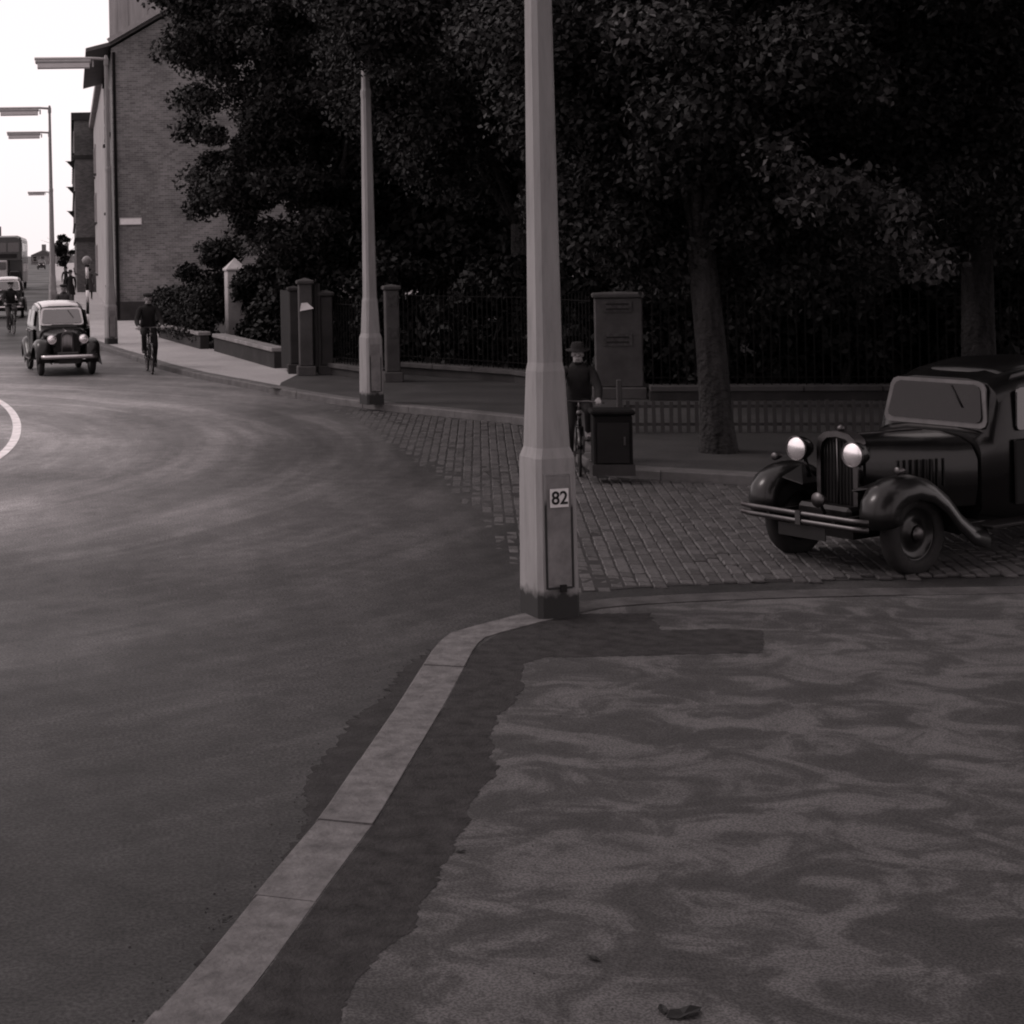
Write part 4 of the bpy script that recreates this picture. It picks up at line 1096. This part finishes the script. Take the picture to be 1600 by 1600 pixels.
        obj('rim', lathe_me([(.0, hr * 1.0), (.014, hr * 1.04), (.02, hr * .98), (.012, hr * .92)], 20, Matrix.Translation((hx, s * hy, hz))), bright, hl)
        obj('lamp_stalk', tube_me([(hx - .08, s * hy, hz - .06), (hx - .12, s * (hy - .02), hz - .24)], .02, 6), M_paint_black, hl)
        if old:
            sl = obj('side_lamp', lathe_me([(-.10, 0), (-.07, .022), (0, .034), (.006, .03), (.012, 0)], 12, Matrix.Translation((1.34, s * .6, .84))), bright, t)
        # wheels
        for ax in (1.13, ra):
            wh = obj('wheel', ME_TYRE, None, t, (ax, s * .565, .335), (0, 0, R(90) * s))
            rim = ME_RIM.copy(); rim.materials.append(wing_paint); obj('rim', rim, None, wh); obj('hub_cap', ME_HUB, None, wh)
        # side windows and doors
        for (xa, xb, xt) in ((.36 + sb, -.25 + sb, .22 + sb), (-.33 + sb, -.86 + sb, -.33 + sb)):
            z0_, z1_ = 1.06, 1.40
            ya, yb = .628, .572
            obj('side_window', pane_me([(xa - .06, s * (ya - .01), z0_), (xb, s * (ya + .01), z0_), (xb, s * (yb + .005), z1_), (min(xa - .1, xt), s * (yb - .003), z1_)], (0, s, .1)), M_win, t)
            dd = box_obj('door', ((xa + xb) / 2, s * .635, .72), (abs(xa - xb), .03, .54), paint, t, None, .012)
            obj('handle', tube_me([(xb + .06, s * .665, .94), (xb + .16, s * .668, .94)], .011, 6), bright, dd)
    # windscreen
    za, zb_ = 1.115, 1.425
    xa, xb = (.455, .325) if not old else (.485 + sb, .425 + sb)
    fr = obj('windscreen_frame', pane_me([(xa + .014, .50, za - .045), (xa + .014, -.50, za - .045), (xb + .014, -.445, zb_ + .03), (xb + .014, .445, zb_ + .03)], (1, 0, .5), .010, .06), roof_paint if not old else bright, t)
    obj('windscreen', pane_me([(xa + .028, .455, za), (xa + .028, -.455, za), (xb + .028, -.405, zb_), (xb + .028, .405, zb_)], (1, 0, .5), .006, .05), M_screen_dk if old else M_screen, fr)
    obj('wiper', tube_me([(xb + .05, .14, zb_ - .01), (xa + .02, .27, za + .12)], .005, 5), M_ink, fr)
    # bumper
    bmx = 1.74 if old else 1.70
    if old:
        bars = [(.415, .022), (.475, .022)]
    else: bars = [(.43, .045)]
    bp = None
    for z_, rr in bars:
        bm = bmesh.new(); Wb = .62 if old else .60
        pts = [(bmx - .05, -Wb, z_), (bmx, -Wb * .8, z_), (bmx + .015, 0, z_), (bmx, Wb * .8, z_), (bmx - .05, Wb, z_)]
        add_tube(bm, pts, rr, 8)
        bmesh.ops.scale(bm, vec=(.7, 1, 1), space=Matrix.Translation((-bmx, 0, 0)), verts=bm.verts)
        if bp is None: bp = obj('front_bumper', finish(bm, True), M_dull_chrome if old else bright, t)
        else: obj('lower_bar', finish(bm, True), M_dull_chrome if old else bright, bp)
    for s in (1, -1): box_obj('bracket', (bmx - .2, s * .32, .44), (.4, .03, .05), M_grille, bp)
    if old: box_obj('clamp', (bmx + .012, 0, .445), (.035, .05, .11), M_dull_chrome, bp)
    # number plate, chassis
    box_obj('number_plate', (bmx - .02 - .0, 0, .33), (.012, .46, .10), M_ink, t)
    box_obj('plate_bracket', (bmx - .05, 0, .40), (.05, .06, .1), M_grille, bp)
    box_obj('chassis', (-.05 + sb / 2, 0, .33), (3.1 - sb, .62, .10), M_grille, t)
    obj('axle', tube_me([(1.13, -.56, .30), (1.13, .56, .30)], .035, 8), M_grille, t)
    obj('rear_axle', tube_me([(ra, -.56, .33), (ra, .56, .33)], .05, 8), M_grille, t)
    box_obj('front_apron', (1.40, 0, .44), (.16, .52, .16), wing_paint, t, None, .03)
    if old:
        fl = obj('fog_lamp', lathe_me([(-.07, 0), (-.06, .035), (0, .062), (.008, .06), (.018, 0)], 16, Matrix.Translation((1.60, .06, .575))), bright, t)
        obj('lamp_stalk', tube_me([(1.57, .06, .54), (1.52, .06, .46)], .014, 6), M_grille, fl)
    return t

def place_by_wheel(wx, wy, fx, fy, ax, lat):
    """centre of a car from the ground contact of one wheel"""
    f = Vector((fx, fy)).normalized(); left = Vector((-f.y, f.x))
    c = Vector((wx, wy)) - f * ax - left * lat
    return (c.x, c.y), math.atan2(f.y, f.x)

p = ground(1245, 866)
c, hd = place_by_wheel(p.x, p.y, -.87, -.49, 1.13, -.565)
saloon('saloon_car', 'black upright saloon with bright headlamps emerging from the side street', c, hd, 'old', M_paint_black, M_paint_black, M_paint_dark, M_dull_chrome)
p = ground(64, 587)
c, hd = place_by_wheel(p.x, p.y, .2, -.98, 1.13, -.565)
saloon('saloon_car', 'small dark saloon with pale roof coming towards the camera', c, hd, 'new', M_paint_black, M_paint_cream, M_paint_dark, M_chrome, 1.0)
p = ground(14, 497)
saloon('saloon_car', 'dark car with pale roof at left edge behind the cyclist', (p.x - .2, p.y + 1.6), math.atan2(-1, .1), 'new', M_paint_dark, M_paint_cream, M_paint_black, M_chrome, 1.08)

# double-decker bus far down the street
b_ = thing('double_decker_bus', 'dark double decker bus far down the street at left', 'bus', (-14.6, 134, 0), R(-88))
M_bus = mat('bus_paint', .04, .35, .2, 2, coat=.4); M_bus_pale = mat('bus_cream', .4, .4, .15, 3)
def bus_sec(x, w, z0, z1, r):
    h = [(w, z0), (w, z1 - r), (w - r * .3, z1 - r * .3), (w - r, z1)]
    return [Vector((x, y, z)) for y, z in h] + [Vector((x, -y, z)) for y, z in h[::-1]]
obj('upper_deck', loft([bus_sec(-4.0, 1.1, 2.3, 4.1, .3), bus_sec(3.3, 1.12, 2.3, 4.22, .34), bus_sec(3.75, 1.05, 2.3, 4.1, .4)], smooth=False), M_bus, b_)
obj('lower_deck', loft([bus_sec(-4.0, 1.1, .5, 2.297, .02), bus_sec(2.9, 1.12, .5, 2.297, .02)], smooth=False), M_bus, b_)
box_obj('cab', (3.5, -.52, 1.45), (1.2, 1.1, 1.68), M_bus_pale, b_, None, .06)
box_obj('bonnet', (3.5, .55, .98), (1.15, .8, .9), M_bus, b_, None, .08)
box_obj('radiator', (4.1, .55, .98), (.06, .6, .8), M_grille, b_, None, .02)
box_obj('cab_window', (4.105, -.52, 1.85), (.02, .9, .6), M_win, b_)
for s in (-1, 1):
    box_obj('front_window', (3.752 - .0, s * .5, 3.3), (.05, .86, .72), M_win, b_)
    for k in range(5): box_obj('side_window', (-3.2 + k * 1.35, s * 1.12, 3.3), (1.15, .04, .62), M_win, b_); 
    for k in range(4): box_obj('side_window', (-2.9 + k * 1.4, s * 1.115, 1.75), (1.2, .04, .7), M_win, b_)
    for ax in (3.3, -2.4):
        w_ = obj('wheel', ME_TYRE, None, b_, (ax, s * .95, .5), (0, 0, R(90) * s)); w_.scale = (1.7, 1.5, 1.5)
box_obj('destination_board', (3.76, 0, 2.62), (.05, 1.5, .34), M_ink, b_)

# ------------------------------------------------------------------ people and bicycles
def skin_body(name, joints, edges, parent, paint, root='pelvis', levels=2):
    names = list(joints); ix = {n: i for i, n in enumerate(names)}
    me = bpy.data.meshes.new('skel'); me.from_pydata([joints[n][0] for n in names], [(ix[a], ix[b]) for a, b in edges], [])
    o = bpy.data.objects.new('skel', me); COL.objects.link(o)
    o.modifiers.new('skin', 'SKIN'); sd = o.modifiers.new('sub', 'SUBSURF'); sd.levels = levels; sd.render_levels = levels
    for n in names:
        sv = me.skin_vertices[0].data[ix[n]]; r = joints[n][1]; sv.radius = (r, r) if not isinstance(r, tuple) else r; sv.use_root = (n == root)
    o.modifiers['skin'].use_smooth_shade = True
    bpy.context.view_layer.update()
    out = bpy.data.meshes.new_from_object(o.evaluated_get(bpy.context.evaluated_depsgraph_get()))
    bpy.data.objects.remove(o)
    out.materials.clear()
    mats_ = []
    for m in paint[0]: out.materials.append(m)
    for pol in out.polygons:
        pol.use_smooth = True; pol.material_index = paint[1](pol.center)
    return obj(name, out, None, parent)

def hand(j, e, key, wrist, palm, fwd, down, thumb_dir):
    """palm with four fingers closing round a grip and a thumb from its side"""
    fwd, down, td = Vector(fwd).normalized(), Vector(down).normalized(), Vector(thumb_dir).normalized()
    palm = Vector(palm); across = td
    j[key + 'palm'] = (tuple(palm), (.040, .020)); e.append((wrist, key + 'palm'))
    for k, (off, ln) in enumerate(((.028, .05), (.010, .056), (-.010, .052), (-.028, .040))):
        b0 = palm + across * off + fwd * .045; b1 = b0 + fwd * ln * .55 + down * ln * .35; b2 = b1 + down * ln * .75 - fwd * ln * .15
        for q, (pt, r) in enumerate(((b0, .0105), (b1, .0095), (b2, .008))): j[f'{key}f{k}{q}'] = (tuple(pt), r)
        e += [(key + 'palm', f'{key}f{k}0'), (f'{key}f{k}0', f'{key}f{k}1'), (f'{key}f{k}1', f'{key}f{k}2')]
    t0 = palm + across * .040 + fwd * .005; t1 = t0 + fwd * .03 + down * .022 + across * .008
    j[key + 't0'] = (tuple(t0), .012); j[key + 't1'] = (tuple(t1), .0095)
    e += [(key + 'palm', key + 't0'), (key + 't0', key + 't1')]

def head_joints(j, e, neck_from, x, z):
    j['neck'] = ((x, 0, z), .056); j['jaw'] = ((x + .03, 0, z + .065), (.06, .058)); j['skull'] = ((x + .012, 0, z + .145), (.088, .076)); j['crown'] = ((x + .004, 0, z + .205), (.062, .058))
    j['chin'] = ((x + .085, 0, z + .035), .022); j['nose'] = ((x + .118, 0, z + .105), .013)
    e += [(neck_from, 'neck'), ('neck', 'jaw'), ('jaw', 'skull'), ('skull', 'crown'), ('jaw', 'chin'), ('skull', 'nose')]
    for s, q in ((1, 'l'), (-1, 'r')):
        j['ear' + q] = ((x + .0, s * .082, z + .105), .014); e.append(('skull', 'ear' + q))

def face_and_hat(body, x, z, hat, hat_m):
    bm = bmesh.new()
    for s in (1, -1): bmesh.ops.create_uvsphere(bm, u_segments=8, v_segments=6, radius=.011, matrix=Matrix.Translation((x + .088, s * .032, z + .125)))
    obj('eyes', finish(bm, True), M_ink, body)
    bm = bmesh.new(); add_tube(bm, [(x + .088, -.024, z + .058), (x + .098, 0, z + .056), (x + .088, .024, z + .058)], .005, 6); obj('mouth', finish(bm, True), M_shoe, body)
    bm = bmesh.new(); bmesh.ops.create_uvsphere(bm, u_segments=16, v_segments=10, radius=1, matrix=Matrix.Translation((x - .012, 0, z + .155)) @ Matrix.Diagonal((.094, .084, .092, 1)))
    bmesh.ops.delete(bm, geom=[v for v in bm.verts if v.co.z < z + .10 or (v.co.x > x + .05 and v.co.z < z + .175)], context='VERTS')
    hr = obj('hair', finish(bm, True), M_hair, body); md = hr.modifiers.new('thick', 'SOLIDIFY'); md.thickness = .008
    bm = bmesh.new()
    if hat == 'trilby':
        add_lathe(bm, [(.0, .165), (.008, .168), (.012, .098), (.06, .094), (.11, .078), (.118, .04), (.112, 0)], 20, Matrix.Translation((x, 0, z + .185)) @ Matrix.Rotation(R(-90 + 6), 4, 'Y') )
    else:
        add_lathe(bm, [(.0, .096), (.012, .112), (.035, .118), (.055, .10), (.066, .05), (.068, 0)], 20, Matrix.Translation((x, 0, z + .19)) @ Matrix.Rotation(R(-90 + 8), 4, 'Y'))
        add_box(bm, (x + .11, 0, z + .192), (.07, .13, .010))
    obj('hat', finish(bm, True), hat_m, body)

def rider(label, loc, heading, coat, trousers, hat, hat_m, socks=False, up=1):
    t = thing('person', label, 'person', (loc[0], loc[1], .0), heading)
    j, e = {}, []
    j['pelvis'] = ((-.23, 0, .98), (.175, .15)); j['waist'] = ((-.20, 0, 1.12), (.17, .14)); j['chest'] = ((-.13, 0, 1.31), (.19, .15)); j['nb'] = ((-.09, 0, 1.44), (.115, .095))
    e += [('pelvis', 'waist'), ('waist', 'chest'), ('chest', 'nb')]
    head_joints(j, e, 'nb', -.07, 1.50)
    for s, q in ((1, 'l'), (-1, 'r')):
        j['sh' + q] = ((-.10, s * .19, 1.40), .072); j['el' + q] = ((.05, s * .275, 1.15), .062); j['fa' + q] = ((.23, s * .27, 1.08), .052); j['wr' + q] = ((.37, s * .265, 1.035), .032)
        e += [('nb', 'sh' + q), ('sh' + q, 'el' + q), ('el' + q, 'fa' + q), ('fa' + q, 'wr' + q)]
        hand(j, e, q, 'wr' + q, (.415, s * .26, 1.03), (.95, 0, -.2), (-.15, 0, -1), (0, -s, 0))
        j['hp' + q] = ((-.20, s * .10, .92), .10); e.append(('pelvis', 'hp' + q))
        if s == up: kn, an, to = (.20, s * .13, .86), (.0, s * .125, .50), (.15, s * .125, .452)
        else: kn, an, to = (.13, s * .125, .60), (-.03, s * .12, .215), (.12, s * .12, .168)
        mid = Vector(j['hp' + q][0]).lerp(Vector(kn), .5); cm = Vector(kn).lerp(Vector(an), .35) + Vector((-.015, 0, 0))
        j['th' + q] = (tuple(mid), .088); j['kn' + q] = (kn, .064); j['ca' + q] = (tuple(cm), .058); j['an' + q] = (an, .040); j['he' + q] = ((an[0] - .04, an[1], an[2] - .05), .034); j['to' + q] = (to, .033)
        e += [('hp' + q, 'th' + q), ('th' + q, 'kn' + q), ('kn' + q, 'ca' + q), ('ca' + q, 'an' + q), ('an' + q, 'to' + q), ('an' + q, 'he' + q)]
    feet = [Vector(j['to' + q][0]) for q in 'lr'] + [Vector(j['he' + q][0]) for q in 'lr']; ank = [Vector(j['an' + q][0]) for q in 'lr']
    def pm(c):
        if c.z > 1.525 and c.x < .2 and abs(c.y) < .13: return 2
        if c.x > .375 and c.z > .9: return 2
        if any((c - f).length < .075 for f in feet): return 3
        if socks and any((c - a).length < .095 for a in ank): return 4
        return 0 if c.z > .97 or (c.x < -.02 and c.z > .9 ) or c.x > .25 and c.z > .93 else 1
    body = skin_body('body', j, e, t, ([coat, trousers, M_skin, M_shoe, M_sock], pm))
    face_and_hat(body, -.07, 1.50, hat, hat_m)
    return t

def bicycle(label, loc, heading, up=1):
    t = thing('bicycle', label, 'bicycle', (loc[0], loc[1], 0), heading)
    fx, rx, wr = .58, -.54, .335
    bm = bmesh.new()
    hd_t, hd_b, bb_, st, ra = (.36, 0, .90), (.40, 0, .68), (-.02, 0, .29), (-.20, 0, .88), (rx, 0, wr)
    for a, b in ((hd_t, hd_b), (hd_b, bb_), (hd_t, st), (st, bb_)): add_tube(bm, [a, b], .016, 8)
    for s in (1, -1):
        add_tube(bm, [(bb_[0], s * .035, bb_[2]), (rx, s * .055, wr)], .009, 6); add_tube(bm, [(st[0], s * .02, st[2] - .05), (rx, s * .055, wr)], .008, 6)
        add_tube(bm, [(.405, s * .045, .66), (.46, s * .052, .5), (fx, s * .052, wr)], .010, 6)
    add_tube(bm, [(.405, -.05, .665), (.405, .05, .665)], .016, 6)
    obj('frame', finish(bm, True), M_paint_black, t)
    for x in (fx, rx):
        w_ = obj('wheel', lathe_me([(-.012, wr - .03), (-.019, wr - .012), (0, wr), (.019, wr - .012), (.012, wr - .03), (-.012, wr - .03)], 32, Matrix.Translation((x, 0, wr)) @ Matrix.Rotation(R(90), 4, 'Z')), M_rubber, t)
        obj('rim', lathe_me([(-.012, wr - .034), (.012, wr - .034), (.010, wr - .048), (-.010, wr - .048), (-.012, wr - .034)], 32, Matrix.Translation((x, 0, wr)) @ Matrix.Rotation(R(90), 4, 'Z')), M_dull_chrome, w_)
        bm = bmesh.new()
        for k in range(16):
            a = k * math.pi / 8; add_tube(bm, [(x, (-1) ** k * .02, wr), (x + math.cos(a) * (wr - .04), 0, wr + math.sin(a) * (wr - .04))], .0022, 3)
        add_tube(bm, [(x, -.05, wr), (x, .05, wr)], .02, 8); obj('spokes', finish(bm), M_dull_chrome, w_)
        mg = [(x + math.cos(a) * (wr + .022), 0, wr + math.sin(a) * (wr + .022)) for a in [R(d) for d in (range(15, 165, 15) if x > 0 else range(25, 195, 15))]]
        bm = bmesh.new()
        rows = [[bm.verts.new(Vector(q) + Vector((0, y, dz))) for y, dz in ((-.032, -.012), (0, .004), (.032, -.012))] for q in mg]
        for A, B in zip(rows, rows[1:]):
            for k in range(2): bm.faces.new((A[k], A[k + 1], B[k + 1], B[k]))
        g_ = obj('mudguard', finish(bm, True), M_paint_black, t); md = g_.modifiers.new('thick', 'SOLIDIFY'); md.thickness = .004
    bm = bmesh.new(); add_tube(bm, [(.36, 0, .89), (.345, 0, 1.0)], .013, 8)
    add_tube(bm, [(.44, -.335, .995), (.46, -.24, 1.005), (.42, -.12, 1.02), (.36, 0, 1.01), (.42, .12, 1.02), (.46, .24, 1.005), (.44, .335, .995)], .0115, 8)
    obj('handlebar', finish(bm, True), M_dull_chrome, t)
    bm = bmesh.new(); bmesh.ops.create_uvsphere(bm, u_segments=14, v_segments=8, radius=1, matrix=Matrix.Translation((-.24, 0, .90)) @ Matrix.Diagonal((.14, .09, .035, 1)))
    add_tube(bm, [(-.2, 0, .86), (-.215, 0, .91)], .014, 8); obj('saddle', finish(bm, True), M_shoe, t)
    bm = bmesh.new(); add_tube(bm, [(-.02, -.05, .29), (-.02, .05, .29)], .03, 10)
    add_lathe(bm, [(-.004, .085), (.004, .085), (.004, .03), (-.004, .03), (-.004, .085)], 20, Matrix.Translation((-.02, -.05, .29)) @ Matrix.Rotation(R(90), 4, 'Z'))
    for s in (1, -1):
        dz = .155 if s == up else -.155
        add_tube(bm, [(-.02, s * .06, .29), (.03, s * .07, .29 + dz)], .011, 6); add_box(bm, (.06, s * .12, .29 + dz), (.08, .09, .022))
    obj('crankset', finish(bm), M_dull_chrome, t)
    hl = obj('head_lamp', lathe_me([(-.06, 0), (-.055, .025), (0, .042), (.01, .04), (.014, 0)], 14, Matrix.Translation((.47, 0, .86))), M_dull_chrome, t)
    return t

def cyclist(lab_p, lab_b, px, py, face, coat, trousers, hat, hat_m, socks=False, up=1, sc=1.0):
    p = ground(px, py); f = Vector(face).normalized(); hd_ = math.atan2(f.y, f.x)
    c = Vector((p.x, p.y)) - f * .58 * sc
    bicycle(lab_b, c, hd_, up).scale = (sc,) * 3; rider(lab_p, c, hd_, coat, trousers, hat, hat_m, socks, up).scale = (sc,) * 3

cyclist('cyclist in trilby hat and dark coat half hidden by near column', 'black bicycle with its front wheel right of the near column', 907, 746, (-.22, -1), M_cloth, M_trouser, 'trilby', M_cloth, True, 1, .84)
cyclist('cyclist in black riding along the kerb before the hedge', 'black bicycle by the kerb in front of the hedge', 238, 585, (.12, -1), M_cloth, M_trouser, 'cap', M_cloth, False, -1)
cyclist('cyclist in dark jacket in front of the left edge car', 'bicycle in front of the car at the left edge', 22, 522, (.25, -1), M_cloth, M_cloth2, 'cap', M_cloth, False, 1)
cyclist('cyclist in cap and grey coat directly behind the oncoming saloon', 'bicycle mostly hidden behind the oncoming saloon', 100, 537, (.05, -1), M_cloth2, M_cloth, 'cap', M_cloth, False, -1)

# ------------------------------------------------------------------ small litter on the near pavement
def leaf_bit(label, px, py, s, rz):
    p = ground(px, py, KH)
    bm = bmesh.new(); P_ = [(-1, 0, .05), (-.5, .35, .18), (.1, .45, .05), (.6, .25, .22), (1.1, .02, .1), (.55, -.3, .12), (0, -.42, .2), (-.55, -.3, .02)]
    c = bm.verts.new((0, 0, .02)); v = [bm.verts.new(q) for q in P_]
    for k in range(8): bm.faces.new((c, v[k], v[(k + 1) % 8]))
    bmesh.ops.scale(bm, vec=(s, s, s), verts=bm.verts)
    o = obj('fallen_leaf', finish(bm), M_leaf_dark, None, (p.x, p.y, KH - .001), (0, 0, rz)); tag(o, label, 'leaf')
    md = o.modifiers.new('thick', 'SOLIDIFY'); md.thickness = .002
leaf_bit('larger dark curled leaf on the pavement at the bottom edge', 1068, 1584, .07, .4)
leaf_bit('small dark leaf left of the larger curled leaf', 1035, 1577, .035, 1.4)
leaf_bit('thin dark leaf on the pavement below the pale streaks', 928, 1497, .03, 2.2)
leaf_bit('tiny dark leaf by the edge of the tarmac patch', 720, 1330, .022, .2)
leaf_bit('dark leaf in the gutter beside the kerb', 356, 1437, .035, .9)

# ------------------------------------------------------------------ distant pedestrians
def walker(label, loc, heading, coat, legs, hat, swing=1):
    t = thing('person', label, 'person', (loc[0], loc[1], KH - .006), heading, 'people on the far pavement')
    j, e = {}, []
    j['pelvis'] = ((0, 0, .92), (.15, .13)); j['waist'] = ((0, 0, 1.08), (.14, .12)); j['chest'] = ((.01, 0, 1.28), (.175, .13)); j['nb'] = ((.01, 0, 1.41), (.10, .08))
    e += [('pelvis', 'waist'), ('waist', 'chest'), ('chest', 'nb')]
    head_joints(j, e, 'nb', .02, 1.47)
    for s_, q in ((1, 'l'), (-1, 'r')):
        k = s_ * swing
        j['sh' + q] = ((.0, s_ * .19, 1.37), .07); j['el' + q] = ((-.10 * k, s_ * .25, 1.10), .052); j['wr' + q] = ((-.08 * k + .05, s_ * .25, .86), .036)
        e += [('nb', 'sh' + q), ('sh' + q, 'el' + q), ('el' + q, 'wr' + q)]
        hand(j, e, q, 'wr' + q, (-.07 * k + .06, s_ * .25, .81), (.1, 0, -1), (.9, -s_ * .3, -.2), (.6, -s_ * .6, 0))
        j['hp' + q] = ((0, s_ * .09, .86), .10); j['kn' + q] = ((.16 * k + .05, s_ * .09, .49), .066); j['an' + q] = ((.20 * k - .04, s_ * .09, .09), .042); j['to' + q] = ((.20 * k + .12, s_ * .10, .04), .034)
        e += [('pelvis', 'hp' + q), ('hp' + q, 'kn' + q), ('kn' + q, 'an' + q), ('an' + q, 'to' + q)]
    def pm(c):
        if c.z > 1.49 and abs(c.y) < .13: return 2
        if c.z < .845 and abs(c.y) > .2 and c.z > .6: return 2
        if c.z < .09: return 3
        return 0 if c.z > .8 else 1
    body = skin_body('body', j, e, t, ([coat, legs, M_skin, M_shoe], pm), levels=1)
    face_and_hat(body, .02, 1.47, hat, M_cloth)
    # skirt of the overcoat
    obj('coat_skirt', lathe_me([(.50, .235), (.75, .20), (.95, .185)], 14, Matrix.Rotation(R(-90), 4, 'Y')), coat, body)
    sk = body.children[-1]; md = sk.modifiers.new('thick', 'SOLIDIFY'); md.thickness = .012
    return t
walker('pedestrian in dark overcoat farthest along the pavement under the small tree', (-8.2, 108), R(-95), M_cloth, M_trouser, 'trilby', 1)
walker('pedestrian in grey overcoat walking away past the stucco house', (-5.7, 92), R(88), M_cloth2, M_trouser, 'cap', -1)
walker('pedestrian in dark coat between two lamp columns on the far pavement', (-6.15, 84), R(-92), M_cloth, M_cloth2, 'trilby', -1)
p = ground(66, 421)
saloon('saloon_car', 'tiny dark car farthest along the street left of the thin lamp column', (p.x - .3, p.y + 2), R(-86), 'new', M_paint_dark, M_paint_dark, M_paint_black, M_dull_chrome, 1.1)

# ------------------------------------------------------------------ grit lying in the gutter and on the near pavement
def grit_mesh(n, place, smin, smax):
    V, F = [], []
    for _ in range(n):
        x, y, z = place(); r_ = random.uniform(smin, smax); a = random.uniform(0, 6.28); k = len(V)
        for q in range(3): V.append((x + r_ * math.cos(a + q * 2.1) * random.uniform(.7, 1.2), y + r_ * math.sin(a + q * 2.1) * random.uniform(.7, 1.2), z))
        V.append((x, y, z + r_ * .7)); F += [(k, k + 1, k + 3), (k + 1, k + 2, k + 3), (k + 2, k, k + 3)]
    me = bpy.data.meshes.new('grit'); me.from_pydata(V, [], F); return me
gat, gL, _ = resample(near_path[:9], 1)
def gutter():
    q = gat(random.uniform(4, gL)); t2 = gat(min(gL, 4)) ; d = abs(random.gauss(0, .14)) + .01
    return (q.x - d * .9, q.y + d * .4, .001)
def footway():
    p_ = ground(random.uniform(560, 1600), random.uniform(1000, 1600) if random.random() < .8 else random.uniform(960, 1000), KH); return (p_.x, p_.y, KH - .005)
M_grit = mat('grit', .06, .9, .8, 30)
g1 = obj('gutter_grit', grit_mesh(900, gutter, .002, .008), M_grit); g1['kind'] = 'stuff'; g1['label'] = 'dark grit and dust lying in the gutter along the near kerb'; g1['category'] = 'grit'
g2 = obj('footway_grit', grit_mesh(700, footway, .0015, .006), M_grit); g2['kind'] = 'stuff'; g2['label'] = 'scattered fine grit on the near pavement'; g2['category'] = 'grit'
